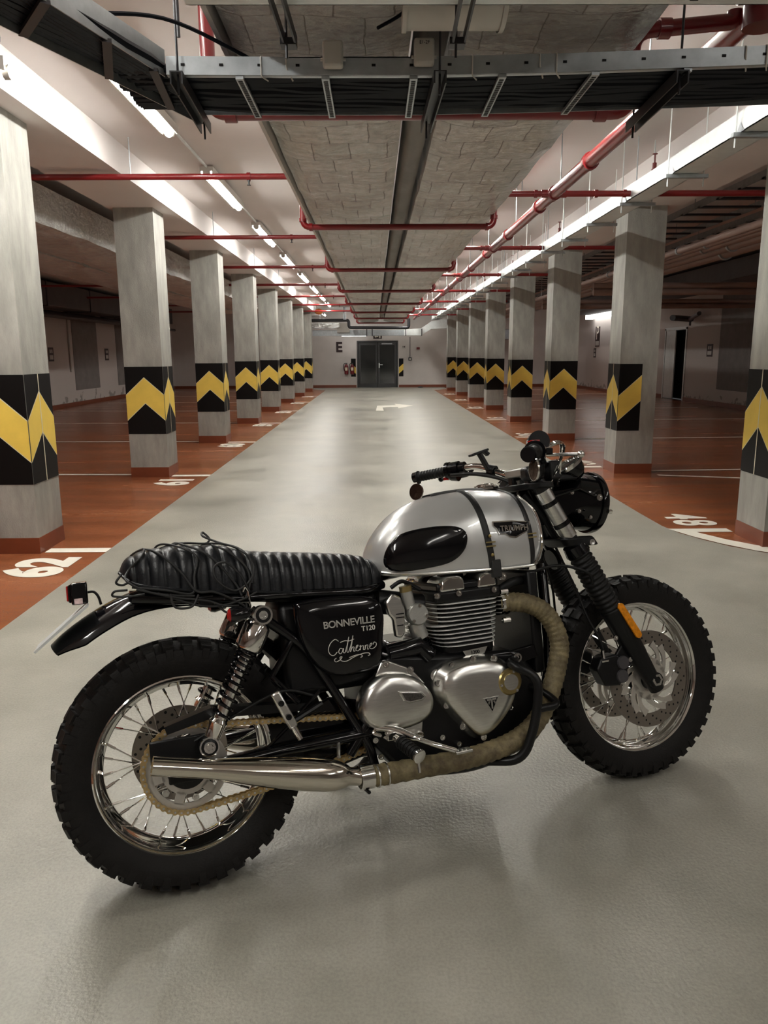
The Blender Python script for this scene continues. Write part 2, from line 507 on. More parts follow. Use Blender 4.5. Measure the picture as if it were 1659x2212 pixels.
# door 1: double glazed door in the far wall
d1 = st(MB().box((-0.75, ENDY + .02, 0), (-0.68, ENDY + .12, 1.95)).box((0.93, ENDY + .02, 0), (1.0, ENDY + .12, 1.95)).box((-0.68, ENDY + .02, 1.88), (0.93, ENDY + .12, 1.95)).build('door_1', 'doorm', smooth=False))
for x0, x1 in ((-0.67, 0.12), (0.14, 0.92)):
    lf = MB()
    lf.box((x0, ENDY + .04, .02), (x0 + .08, ENDY + .09, 1.87)).box((x1 - .08, ENDY + .04, .02), (x1, ENDY + .09, 1.87)).box((x0 + .08, ENDY + .04, .02), (x1 - .08, ENDY + .09, .17)).box((x0 + .08, ENDY + .04, 1.77), (x1 - .08, ENDY + .09, 1.87))
    lf.build('door_leaf', 'doorm', d1, smooth=False)
    MB().box((x0 + .08, ENDY + .06, .17), (x1 - .08, ENDY + .07, 1.77)).build('glass_pane', 'glassd', d1, smooth=False)
MB().tube([(0.20, ENDY, 0.95), (0.20, ENDY + .05, 0.95)], .02, 8).bar((0.2, ENDY, .95), (0.34, ENDY, .95), .02, .025).box((.17, ENDY + .02, .82), (.22, ENDY + .045, 1.02)).build('door_handle', 'galvl', d1)
MB().box((.30, ENDY + .0, 1.80), (.75, ENDY + .05, 1.85)).build('door_closer', 'galv', d1, smooth=False)
# door 2: steel door ajar in the right wall
d2 = st(MB().box((RW - .02, 22.62, 0), (RW + .06, 22.7, 2.1)).box((RW - .02, 24.25, 0), (RW + .06, 24.33, 2.1)).box((RW - .02, 22.62, 2.04), (RW + .06, 24.33, 2.12)).build('door_2', 'galvl', smooth=False))
MB().box((RW - .005, 23.5, 0.02), (RW + .03, 24.25, 2.04)).build('door_leaf', 'galvl', d2, smooth=False)
MB().box((RW + .2, 22.7, 0.02), (RW + .21, 24.2, 2.04)).build('doorway_shade_sheet', 'black', d2, smooth=False)  # black sheet painting the shade beyond the ajar door

# ------------------------------------------------------------------ columns
def chevron(mb, o, ux, half, z_hi, flip=0):
    """one chevron sheet on a face: o = 3D point at face bottom-left corner, ux = 3D unit along the face, nrm outward"""
    pass

def band_face(mb, p0, ux, nrm, wd, ctr, x0, x1):
    """p0: face corner at z=0; ctr: chevron centre along face; band spans x0..x1 of the face"""
    p0 = Vector(p0); ux = Vector(ux); nrm = Vector(nrm)
    def P(a, z, off): return p0 + ux * a + nrm * off + Vector((0, 0, z))
    half = wd / 2
    def ztop(a): return 1.135 - 0.195 * abs(a - ctr) / half
    mb.mi(0).poly([P(x0, .50, .003), P(x1, .50, .003), P(x1, 1.26, .003), P(x0, 1.26, .003)])
    xs = sorted(set([x0, x1] + ([ctr] if x0 < ctr < x1 else [])))
    for mi_, off, e in ((2, .004, .008), (1, .005, 0.0)):
        up_ = [P(a, ztop(a) + e, off) for a in xs]
        dn = [P(a, ztop(a) - .28 - e, off) for a in xs]
        for i in range(len(xs) - 1):
            mb.mi(mi_).poly([dn[i], dn[i + 1], up_[i + 1], up_[i]])

def column(xa, xb, y, label, halfband=False, left=True):
    o = empty('concrete_column', ((xa + xb) / 2, y + CS / 2, 0))
    tag(o, label, 'column', 'concrete columns along the driving lane')
    w2 = (xb - xa) / 2; d2 = CS / 2
    MB().box((-w2, -d2, 0.0), (w2, d2, BZ)).build('shaft', 'conc', o, smooth=False)
    MB().box((-w2 - .004, -d2 - .004, 0), (w2 + .004, d2 + .004, .115)).build('skirting', 'skirt', o, smooth=False)
    b = MB(); wd = xb - xa
    fr = (-w2, -d2, 0); sd = (w2, -d2, 0) if left else (-w2, d2, 0)
    if halfband:
        band_face(b, fr, (1, 0, 0), (0, -1, 0), wd, wd / 2 + .05, 0, wd * .60)
    else:
        band_face(b, fr, (1, 0, 0), (0, -1, 0), wd, wd / 2, 0, wd)
    if left:
        band_face(b, (w2, -d2, 0), (0, 1, 0), (1, 0, 0), CS, CS / 2, 0, CS)
        b.mi(2).poly([(w2 + .006, -.006, .5), (w2 + .006, .006, .5), (w2 + .006, .006, 1.26), (w2 + .006, -.006, 1.26)])
    else:
        band_face(b, (-w2, d2, 0), (0, -1, 0), (-1, 0, 0), CS, CS / 2, 0, CS)
        b.mi(2).poly([(-w2 - .006, -.006, .5), (-w2 - .006, .006, .5), (-w2 - .006, .006, 1.26), (-w2 - .006, -.006, 1.26)])
    b.build('hazard_band', ['black', 'yellow', 'cream'], o, smooth=False)
    return o
ORD = ['nearest', 'second', 'third', 'fourth', 'fifth', 'sixth', 'seventh', 'last and farthest']
for k in range(8):
    column(LX0, LX1, Y1 + SP * k, 'square concrete column with black and yellow band, %s in the row left of the lane' % ORD[k])
    column(RX0, RX1, Y1 + SP * k, 'square concrete column with black and yellow band, %s in the row right of the lane' % ORD[k], halfband=(k == 1), left=False)

# ------------------------------------------------------------------ floor markings
def flat(mb_pts, name, z=0.003, m='line'):
    b = MB()
    for pts in mb_pts: b.poly([(x, y, z) for x, y in pts])
    return b.build(name, m, smooth=False)
COLN = ['nearest', 'second', 'third', 'fourth', 'fifth', 'sixth', 'seventh', 'last']
NL = ['62', '61', '60', '59', '58', '57', '56', '55']
NR = ['48', '49', '50', '51', '52', '53', '54', '55']
for k in range(8):
    y = Y1 + SP * k
    if k < 7:
        mx = Matrix.Translation((-2.23, y - .37, .003)) @ Matrix.Rotation(PI / 2, 4, 'Z') @ Matrix.Diagonal((1.1, 1.12, 1, 1))
        tag(text_mesh('stall_number', NL[k], .44, 'line', mx, bold=.022, extr=0.0005), 'white number %s painted on red floor in front of the %s left column' % (NL[k], COLN[k]), 'floor number')
        o = flat([[(-2.38, y + .02), (-1.94, y + .02), (-1.94, y + .14), (-2.38, y + .14)]], 'stall_tick')
        tag(o, 'short white bar on the red floor beside the foot of the %s left column' % COLN[k], 'floor marking')
        mx = Matrix.Translation((2.62, y + .95, .003)) @ Matrix.Rotation(-PI / 2, 4, 'Z') @ Matrix.Diagonal((.98, 1.05, 1, 1))
        tag(text_mesh('stall_number', NR[k], .44, 'line', mx, bold=.012, extr=0.0005, space=1.12), 'white number %s painted on red floor beside the %s right column' % (NR[k], COLN[k]), 'floor number')
        o = flat([[(2.39, y + .49), (2.80, y + .49), (2.80, y + .61), (2.35, y + .61)]], 'stall_tick')
        tag(o, 'short white bar on the red floor by the lane at the %s right column' % COLN[k], 'floor marking')
    for s, xa, xb in ((-1, -2.84, -8.0), (1, 3.23, 8.3)):
        if k == 0: continue
        dy = .25 if s < 0 else .22
        o = flat([[(xa, y + .15), (xa, y + .23), (xb, y + .23 + dy), (xb, y + .15 + dy)]], 'stall_line')
        tag(o, 'thin white stall line from the %s %s column to the side wall' % (COLN[k], 'left' if s < 0 else 'right'), 'floor line')
o = flat([[(3.25, 8.70), (3.25, 8.78), (8.2, 7.30), (8.2, 7.22)]], 'stall_line')
tag(o, 'thin white line slanting forward from the second right column across the red floor', 'floor line')
# curved white edge line at the near right corner
arc = [(2.33, 5.98), (2.42, 5.72), (2.54, 5.48), (2.70, 5.26), (2.92, 5.09), (3.2, 4.98), (3.6, 4.86), (4.4, 4.75), (8.9, 4.75)]
arc2 = [(2.48, 5.97), (2.52, 5.83), (2.64, 5.60), (2.79, 5.40), (2.99, 5.22), (3.25, 5.10), (3.63, 4.97), (4.4, 4.86), (8.9, 4.86)]
b = MB()
for i in range(len(arc) - 1):
    b.poly([(*arc[i], .004), (*arc[i + 1], .004), (*arc2[i + 1], .004), (*arc2[i], .004)])
tag(b.build('edge_line', 'line', smooth=False), 'curved white line bounding the grey lane at the near right corner beside number 48', 'floor line')
o = flat([[(0.02, 19.4), (0.22, 19.4), (0.20, 20.6), (0.62, 20.75), (0.60, 20.2), (1.05, 21.3), (0.55, 22.1), (0.58, 21.55), (0.06, 21.3)]], 'lane_arrow')
tag(o, 'white arrow bending right painted on the grey lane far from the motorcycle', 'floor arrow')

# ------------------------------------------------------------------ tube lights
def tube_light(x, y0, ln, z, label, m='lamp'):
    o = empty('tube_light', (x, y0 + ln / 2, z))
    tag(o, label, 'ceiling light', 'lit tube lights in a row left of the lane')
    h = ln / 2
    MB().box((-.065, -h, .018), (.065, h, .06)).box((-.065, -h, -.008), (-.055, h, .018)).box((.055, -h, -.008), (.065, h, .018)).build('housing', 'plastic', o, smooth=False)
    pts = [(0, -h + .02 + (2 * h - .04) * i / 10, 0) for i in range(11)]
    MB().tube(pts, .034, 12).build('diffuser', m, o)
    MB().tube([(0, -h - .005, 0), (0, -h + .03, 0)], .037, 12).build('end_cap', 'plastic', o)
    MB().tube([(0, h - .03, 0), (0, h + .005, 0)], .037, 12).build('end_cap', 'plastic', o)
    return o
ORD2 = ['nearest in view', 'second', 'third', 'fourth', 'fifth', 'sixth', 'seventh', 'eighth', 'ninth']
LP = 3.22
for k in range(8):
    tube_light(-1.63, 4.85 + LP * k, 1.85, 3.13, 'glowing tube light under the ceiling left of the duct, %s of its row' % ORD2[k])
for k in range(2):
    o = tube_light(-1.63, 4.85 - LP * (k + 1), 1.85, 3.13, 'glowing tube light of the left row, %s behind the viewer' % ('first' if k == 0 else 'second'))
for k in range(9):
    o = tube_light(1.33, 4.2 + LP * k, 1.85, 3.12, 'tube light tucked beside the right foil duct, %s of the hidden right row' % ORD2[k], 'lampr')
    o['group'] = 'tube lights beside the right duct'
o = MB().tube([(-1.63, -1, 3.19), (-1.63, 31, 3.19)], .013, 8).build('light_conduit', 'galvl')
tag(o, 'thin grey conduit linking the row of tube lights', 'conduit')
o = tube_light(-2.575, 4.50 - .65, 1.3, 2.86, 'glowing tube light under the beam at the upper left edge of the photo')
o.rotation_euler = (0, 0, PI / 2)
o['group'] = 'other lights'
for (x, y, lb) in ((5.2, 30.4, 'glowing tube light over the right bay by the far wall'), (-2.0, 32.2, 'glowing light beside the far wall left of the door')):
    o = tube_light(x, y - .9, 1.0, 2.95, lb, 'lampe'); o['group'] = 'other lights'
    for q in (-.3, .3): MB().tube([(0, q, .05), (0, q, .27)], .005, 6).build('hanger_rod', 'galv', o)
o = MB().box((-1.35, 32.6, 2.12), (-0.35, 32.8, 2.16)).build('flat_light', 'lampd', smooth=False)
tag(o, 'flat glowing light panel hanging under the grey duct left of the door', 'ceiling light')
for q in (-1.25, -.45): MB().tube([(q, 32.7, 2.14), (q, 32.7, CZ)], .006, 6).build('hanger_rod', 'galv', o)
# cross aisle lights over and behind the viewer
for k, (x, y) in enumerate(((2.2, -2.2), (2.2, .2), (4.9, -1.2), (4.9, 1.4))):
    o = tube_light(x, y - .9, 1.8, 3.13, 'glowing tube light over the near cross aisle, %s' % ('right row behind the viewer', 'right row beside the viewer', 'outer row behind the viewer', 'outer row beside the viewer')[k], 'lampa')
    o['group'] = 'cross aisle lights'
o = MB().box((7.95, 26.2, 2.62), (8.2, 29.8, 2.86)).build('light_band', 'lampd', smooth=False)
tag(o, 'bright white slot of light high in the right bay between two columns', 'light')
for q in (26.5, 29.5): MB().tube([(8.07, q, 2.8), (8.07, q, CZ)], .006, 6).build('hanger_rod', 'galv', o)

# ------------------------------------------------------------------ ducts over the lane
def foil_duct(x0, x1, z0, z1, y0, y1, name, label, seed, m='foil', amp=.012):
    rnd = random.Random(seed); ph = [rnd.uniform(0, 6) for _ in range(8)]
    n = int((y1 - y0) / .16)
    def wob(y, x): return amp * (math.sin(y * 3.1 + ph[0]) * .5 + math.sin(y * 7.7 + x * 5 + ph[1]) * .4 + math.sin(x * 13 + y * 2.2 + ph[2]) * .5)
    ring = []
    m_ = 9
    for i in range(m_): ring.append((x0 + (x1 - x0) * i / (m_ - 1), z0, 0, -1))
    ring2 = [(x1, z0 + (z1 - z0) * .5, 1, 0), (x1, z1, 0, 1), (x0, z1, 0, 1), (x0, z0 + (z1 - z0) * .5, -1, 0)]
    ring += ring2
    def fn(u, v):
        y = y0 + (y1 - y0) * u; j = int(round(v * len(ring))) % len(ring); x, z, nx, nz = ring[j]
        a = wob(y, x)
        seam = .010 * math.exp(-((y / 1.1) % 1 - .5) ** 2 / .002)
        e = .018 if j in (0, m_ - 1) else 0
        bulge = -.012 * math.sin(PI * (x - x0) / (x1 - x0))
        return (x + nx * abs(a), y, z + (a + bulge - seam if nz < 0 else 0) + e)
    b = MB(); b.grid(fn, n, len(ring), closev=True)
    o = len(b.v)
    b.face([i for i in range(len(ring))][::-1]); b.face([(n - 1) * len(ring) + i for i in range(len(ring))])
    ob = b.build(name, m, sharp=60)
    return tag(ob, label, 'duct')
foil_duct(-.55, .15, 2.57, 2.95, 1.2, 29.5, 'foil_duct', 'foil wrapped air duct over the lane, left one of the two', 1)
foil_duct(.34, 1.06, 2.57, 2.95, 1.2, 29.5, 'foil_duct', 'foil wrapped air duct over the lane, right one of the two', 2)
foil_duct(.185, .305, 2.60, 2.80, 1.2, 27.5, 'wrapped_pipe', 'dark grey wrapped pipe running between the two foil ducts', 3, 'wrapd', .01)
o = MB().box((-.585, 1.2, 2.548), (-.566, 29.4, 3.215)).build('duct_edge_strip', 'white', smooth=False)
tag(o, 'thin pale edge strip along the left side of the left foil duct', 'strip')
foil_duct(-4.05, -3.2, 2.62, 3.0, -3.0, 24, 'foil_duct', 'dim foil wrapped duct in the left bay, nearer the columns', 5)
foil_duct(-5.0, -4.12, 2.62, 3.0, -3.0, 24, 'foil_duct', 'dim foil wrapped duct in the left bay, nearer the wall', 6)
o = MB().box((-8.3, 12, 2.55), (-7.6, 30, 3.1)).build('sheet_duct', 'ddark', smooth=False, bevel=.02)
tag(o, 'dark square duct under the ceiling along the left wall', 'duct')
for i in range(6):
    MB().box((-8.32, 13 + i * 2.8, 2.53), (-7.58, 13.06 + i * 2.8, 3.12)).build('flange', 'dsteel', o, smooth=False)
o = MB().tube([(-8.1, 12, 2.42), (-8.1, 31, 2.42)], .09, 12).build('drain_pipe', 'ddark')
tag(o, 'dark round pipe under the square duct along the left wall', 'pipe')
o = MB().tube([(-7.8, 12, 2.35), (-7.8, 31, 2.35)], .05, 10).build('drain_pipe', 'ddark')
tag(o, 'thinner dark round pipe beneath the square duct in the left bay', 'pipe')

# ------------------------------------------------------------------ red sprinkler pipes
def ringclamp(b, p, ax, r, wd=.03):
    b.lathe([(-wd / 2, r), (-wd / 2, r * 1.28), (wd / 2, r * 1.28), (wd / 2, r)], p, ax, 14, closed=True)
ORD3 = ['nearest', 'second', 'third', 'fourth', 'fifth', 'sixth', 'farthest']
for k in range(7):
    y = 7.15 + SP * k
    o = empty('sprinkler_pipe', (0, y, 2.9))
    tag(o, 'thin red pipe crossing the hall and dipping under the foil ducts, %s such pipe' % ORD3[k], 'pipe', 'red cross pipes')
    path = fillet([(-8.2, 0, 0), (-.62, 0, 0), (-.62, 0, -.42), (1.06, 0, -.42), (1.06, 0, -.15), (3.55, 0, -.15)], .07, 5)
    MB().tube(path, .026, 12).build('pipe_run', 'redpipe', o)
    for x, z in ((-.62, -.36), (1.06, -.34)):
        f = MB(); ringclamp(f, (x, 0, z), (0, 0, 1), .026); f.build('coupling', 'redpipe', o)
    for x, z in ((-.55, -.42), (1.0, -.42), (1.42, -.15), (1.95, -.15), (2.2, -.15), (-1.08, 0), (-3.0, 0)):
        f = MB(); ringclamp(f, (x, 0, z), (1, 0, 0), .026); f.build('coupling', 'redpipe', o)
    r_ = MB().tube([(2.45, 0, -.15), (2.45, 0, .10)], .018, 10).tube([(2.45, 0, .0), (2.45, 0, .05)], .025, 10).tube([(2.45, 0, .10), (2.45, 0, .17)], .008, 8).lathe([(0, .022), (.006, .022)], (2.45, 0, .17), (0, 0, 1), 10)
    r_.build('sprinkler_riser', 'redpipe', o)
    for x in (-1.08, -3.9):
        MB().tube([(x, 0, 0), (x, 0, -.04)], .014, 8).tube([(x, 0, -.04), (x, 0, -.065)], .007, 8).lathe([(0, .018), (.004, .018)], (x, 0, -.072), (0, 0, 1), 10).build('sprinkler_head', 'dsteel', o)
    for x in (-2.1, 1.3, 2.3):
        MB().tube([(x, 0, 0 if x < 0 else -.15), (x, 0, CZ - 2.9)], .005, 6).build('hanger_rod', 'galv', o)
o = empty('sprinkler_main', (1.58, 3.4, 2.75))
tag(o, 'thick red sprinkler main running along the lane right of the foil ducts', 'pipe')
MB().tube([(0.0, y, 0) for y in (-.0, 6, 12, 18, 24, 28)], .05, 16).build('pipe_run', 'redpipe', o)
for k in range(14):
    f = MB(); ringclamp(f, (0, .6 + k * 1.76 + .23, 0), (0, 1, 0), .05, .05)
    if k % 2 == 0: pass
    f.build('coupling', 'redpipe', o)
for k in range(7):
    y = 7.15 + SP * k - 3.4
    MB().tube([(-.11, y, 0), (.11, y, 0)], .034, 10).lathe([(-.05, .062), (.05, .062)], (0, y, 0), (0, 1, 0), 16).build('tee_joint', 'redpipe', o)
for k in range(13):
    MB().tube([(0, 1.4 + k * 2.1, .05), (0, 1.4 + k * 2.1, CZ - 2.75)], .005, 6).build('hanger_rod', 'galv', o)
o = empty('sprinkler_feed', (0, 3.66, 2.42))
tag(o, 'red pipe dipping under the foil ducts just behind the cable tray', 'pipe')
MB().tube(fillet([(-.71, 0, .78), (-.71, 0, 0), (1.13, 0, 0), (1.13, 0, .32), (1.52, -.1, .32), (1.52, -.1, .36)], .08, 6), .032, 14).build('pipe_run', 'redpipe', o)
for x_, y_, z_ in ((1.0, 0, 0), (-.62, 0, 0), (1.25, -.03, .32)):
    f = MB(); ringclamp(f, (x_, y_, z_), (1, 0, 0), .032, .05); f.build('coupling', 'redpipe', o)
MB().tube([(-.83, 0, .78), (-.83, 0, .3)], .008, 6).build('hanger_rod', 'dsteel', o)
o = MB().tube([(1.52, 3.3, 2.75), (1.52, 3.3, 2.62)], .075, 16).tube([(1.4, 3.25, 2.74), (1.85, 3.2, 2.74)], .06, 14).build('pipe_valve', 'redpipe')
tag(o, 'dark red valve body at the near end of the sprinkler main', 'valve')

# ------------------------------------------------------------------ bright tray along the right columns
o = empty('cable_tray', (2.25, 4.2, 2.70))
tag(o, 'long bright galvanised cable tray hung beside the right hand columns', 'cable tray')
MB().box((0, 0, 0), (.006, 26.8, .125)).box((0, 0, 0), (.20, 26.8, .006)).box((.195, 0, 0), (.20, 26.8, .09)).build('trough', 'galvl', o, smooth=False)
for k in range(24):
    y = .86 + 1.11 * k
    MB().box((-.05, y - .02, -.03), (.27, y + .02, -.004)).poly([(-.004, y - .05, -.0), (-.004, y + .05, 0), (-.004, y, .06)]).build('bracket', 'galv', o, smooth=False)
    MB().tube([(-.03, y, -.09), (-.03, y, CZ - 2.70)], .005, 6).tube([(.24, y, -.09), (.24, y, CZ - 2.70)], .005, 6).build('hanger_rod', 'galvl', o)

# ------------------------------------------------------------------ cross cable tray near the camera
o = empty('cable_tray', (0, 3.02, 2.37))
tag(o, 'galvanised cable tray full of black cables crossing above the lane close to the camera', 'cable tray')
rail = [(-.74, .02, 0), (-.3, .03, 0), (.2, .03, 0), (.7, 0, 0), (1.3, -.06, 0), (2.3, -.18, 0)]
def railbar(b, dy, h0, h1, th=.004):
    for i in range(len(rail) - 1):
        a = Vector(rail[i]); c_ = Vector(rail[i + 1])
        b.bar(a + Vector((0, dy, (h0 + h1) / 2)), c_ + Vector((0, dy, (h0 + h1) / 2)), th, h1 - h0)
b = MB(); railbar(b, 0, .0, .062); railbar(b, .01, .058, .062, .024); railbar(b, .01, 0, .004, .03)
b.build('near_rail', 'galv', o, smooth=False)
b = MB(); railbar(b, .47, .0, .06); b.build('far_rail', 'galv', o, smooth=False)
def ry(x):
    for i in range(len(rail) - 1):
        if rail[i][0] <= x <= rail[i + 1][0]:
            t = (x - rail[i][0]) / (rail[i + 1][0] - rail[i][0]); return rail[i][1] * (1 - t) + rail[i + 1][1] * t
    return 0
for i in range(22):
    x = -.68 + i * .137
    MB().box((x - .007, ry(x) - .0045, .030), (x + .007, ry(x) - .002, .038)).build('rail_slot', 'black', o, smooth=False)
for i, x in enumerate((-.48, -.17, .15, .47, .80, 1.12)):
    b = MB(); y0 = ry(x)
    b.mi(0).box((x - .014, y0, -.012), (x + .014, y0 + .47, .0))
    for j in range(20): b.mi(1).box((x - .008, y0 + .02 + j * .022, -.0135), (x + .008, y0 + .032 + j * .022, -.0125))
    b.build('rung', ['galv', 'black'], o, smooth=False)
for i, (xa, xb) in enumerate(((-.69, -.72), (.24, .23), (1.1, 1.12))):
    b = MB(); a = Vector((xa, -.05, -.03)); c_ = Vector((xb, .58, -.03))
    for dx in (-.02, .02): b.bar(a + Vector((dx, 0, 0)), c_ + Vector((dx, 0, 0)), .005, .04)
    b.bar(a + Vector((0, 0, .02)), c_ + Vector((0, 0, .02)), .045, .004)
    b.tube([a + Vector((0, .03, -.05)), a + Vector((0, .03, .7))], .0045, 6).tube([c_ + Vector((0, -.03, -.05)), c_ + Vector((0, -.03, .2))], .0045, 6)
    b.build('support_bracket', 'dsteel', o, smooth=False)
for i, x in enumerate((-.40, -.31, .36, .60, .66, 1.31, 1.38)):
    MB().tube(fillet([(x, ry(x) + .01, .065), (x, ry(x) - .008, .06), (x, ry(x) - .008, -.005 + .03 * (i % 2)), (x + .02, ry(x) + .03, -.008)], .008, 3), .0028, 6).build('cable_tie', 'plastic', o)
CORD = ['first', 'second', 'third', 'fourth', 'fifth', 'sixth', 'seventh', 'eighth', 'ninth', 'tenth', 'eleventh', 'twelfth', 'thirteenth']
for j in range(13):
    rnd = random.Random(j); pts = []
    for i in range(30):
        x = -.95 + i * .115
        pts.append((x, 3.02 + ry(max(-.74, min(x, 2.3))) + .028 + j * .034 + .008 * math.sin(x * 3 + j * 1.3), 2.392 + .006 * math.sin(x * 5 + j) + .004 * rnd.uniform(-1, 1)))
    c_ = MB().tube(pts, .0165, 8).build('power_cable', 'cable')
    tag(c_, 'black cable in the near cross tray, %s from the front rail' % CORD[j], 'cable', 'black cables in the near cable tray')
for x, z, s, lb in ((-.14, 2.385, '', 'blank pale plastic junction box on the near cable tray rail'), (.185, 2.392, 'E1-2F', 'pale plastic junction box with handwritten mark on the near cable tray rail')):
    o = MB().box((x - .036, 3.0, z), (x + .036, 3.045, z + .085)).build('junction_box', 'plastic', bevel=.008)
    o.location = (0, -.005, 0)
    tag(o, lb, 'junction box')
    if s:
        mx = Matrix.Translation((x, 2.993, z + .066)) @ Matrix.Rotation(PI / 2, 4, 'X')
        text_mesh('box_mark', s, .016, 'black', mx, o, .0004)
    MB().tube([(x - .045, 3.03, z + .03), (x + .045, 3.03, z + .03)], .006, 8).build('cable_gland', 'plastic', o)

# left diagonal tray
o = empty('cable_tray', (-.76, 3.06, 2.40))
tag(o, 'cable tray with dark cables leading off towards the upper left corner of the photo', 'cable tray')
b = MB(); b.bar((0.01, 0, .015), (-.33, -1.0, .045), .004, .09).bar((.02, .47, -.03), (-.55, -.9, .0), .004, .05)
b.build('side_rail', 'galv', o, smooth=False)
for t in (.12, .36, .62):
    a = Vector((0.01, 0, -.03)).lerp(Vector((-.33, -1.0, .0)), t - .05); c_ = Vector((.02, .47, -.05)).lerp(Vector((-.55, -.9, -.02)), t)
    MB().bar(a, c_, .03, .012).build('rung', 'dsteel', o, smooth=False)
for j in range(9):
    a = Vector((0.01, .03, 0)).lerp(Vector((.02, .44, -.0)), (j + .5) / 9); c_ = Vector((-.33, -1, .03)).lerp(Vector((-.55, -.9, .01)), (j + .5) / 9)
    pts = [a.lerp(c_, t / 8) + Vector((-.76, 3.06, 2.40)) + Vector((.006 * math.sin(t + j), 0, .004 * math.sin(t * 2 + j))) for t in range(9)]
    cc = MB().tube(pts, .02, 8).build('power_cable', 'cable')
    tag(cc, 'black cable in the upper left diagonal tray, %s from its right rail' % CORD[j], 'cable', 'black cables in the upper left cable tray')
cc = MB().tube(cr([(-.95, 2.75, 2.46), (-.72, 2.95, 2.52), (-.5, 3.1, 2.47), (-.38, 3.2, 2.43)], 6), .007, 8).build('power_cable', 'cable')
tag(cc, 'single black cable sagging from the upper left tray to the cross tray', 'cable')
cc = MB().tube(cr([(-1.90, 4.2, 3.2), (-1.93, 4.3, 3.1), (-1.93, 4.42, 3.0), (-2.0, 4.45, 2.93)], 6), .009, 8).build('power_cable', 'cable')
tag(cc, 'short black cable curving down to the lamp at the upper left edge', 'cable')
# plate tray above the top edge of the frame
o = MB().box((-.55, 2.1, 2.40), (2.3, 2.55, 2.406)).box((-.55, 2.546, 2.40), (2.3, 2.55, 2.46)).build('cable_tray', 'galvl', smooth=False)
tag(o, 'flat galvanised tray bottom along the top edge of the photo', 'cable tray')
for x, y in ((.13, 2.49), (.17, 2.49), (.55, 2.50), (.60, 2.50), (.91, 2.51), (.95, 2.515), (.99, 2.51), (.93, 2.49), (.97, 2.49)): MB().box((x - .012, y - .004, 2.398), (x + .012, y + .004, 2.3995)).build('slot', 'black', o, smooth=False)
for x in (-.27, .265):
    b = MB()
    for dx in (-.018, .018): b.bar((x + dx, 2.2, 2.36), (x + dx + .01, 2.72, 2.36), .006, .035)
    b.tube([(x, 2.68, 2.30), (x, 2.68, CZ)], .0045, 6).bar((x - .02, 2.70, 2.35), (x + .03, 2.70, 2.35), .05, .02)
    ob = b.build('support_bracket', 'dsteel', smooth=False)
    tag(ob, 'dark channel bracket hanging at the top edge of the photo, %s' % ('on the left' if x < 0 else 'before the white lamp'), 'bracket')
# white lamp under ducts
o = empty('bulkhead_lamp', (.27, 2.83, 2.47))
tag(o, 'unlit white bulkhead lamp under the foil ducts at the top of the photo', 'lamp')
def bl(u, v):
    a = PI * u; x = -.16 + .32 * v
    return (x, -.10 * math.cos(a), -.055 * math.sin(a) + .03)
MB().grid(bl, 14, 2).poly([(-.16, -.10 * math.cos(PI * i / 13), -.055 * math.sin(PI * i / 13) + .03) for i in range(14)]).poly([(.16, -.10 * math.cos(PI * i / 13), -.055 * math.sin(PI * i / 13) + .03) for i in range(14)]).build('diffuser', 'plastic', o)
for sx in (-1, 1):
    MB().grid(lambda u, v: (sx * (.155 + .015 * v), -.107 * math.cos(PI * u), -.062 * math.sin(PI * u) + .03), 14, 2).poly([(sx * .17, -.107 * math.cos(PI * i / 13), -.062 * math.sin(PI * i / 13) + .03) for i in range(14)]).build('end_cap', 'plastic', o)
MB().box((-.16, -.1, .03), (.16, .1, .05)).box((-.02, .06, .03), (0.0, .08, .16)).build('base_plate', 'plastic', o, smooth=False)
cc = MB().tube(cr([(.02, 2.98, 2.50), (.09, 3.02, 2.55), (.14, 2.98, 2.57), (.16, 2.9, 2.53)], 6), .006, 8).build('lamp_cable', 'cable')
tag(cc, 'black flex looping between junction box and white lamp', 'cable')

# ------------------------------------------------------------------ right bay services
PX = [(3.80, .04, 'topmost'), (3.93, .035, 'second from top'), (4.05, .045, 'third from top'), (4.22, .065, 'thick fourth'), (4.45, .075, 'thickest and lowest')]
for x, r, lb in PX:
    o = MB().tube([(x, 5.5, 2.62), (x, 31, 2.62)], r, 14).build('lagged_pipe', 'copper')
    for k in range(9):
        f = MB(); ringclamp(f, (x, 6.5 + k * 2.9 + x % .3 * 3, 2.62), (0, 1, 0), r, .04); f.build('pipe_clip', 'galv', o)
        if k % 2 == 0: MB().tube([(x, 6.5 + k * 2.9, 2.62), (x, 6.5 + k * 2.9, CZ)], .005, 6).build('hanger_rod', 'galv', o)
    tag(o, 'brown lagged pipe in the bundle along the right bay, %s' % lb, 'pipe')
for k, y in enumerate((12.0, 15.6)):
    for j, (dz, r) in enumerate(((0, .045), (-.09, .05))):
        o = MB().tube([(3.3, y, 2.37 + dz), (8.9, y, 2.37 + dz)], r, 12).build('drain_pipe', 'copper')
        tag(o, 'brown pipe crossing the right bay, %s one of the %s pair' % ('upper' if j == 0 else 'lower', 'nearer' if k == 0 else 'farther'), 'pipe')
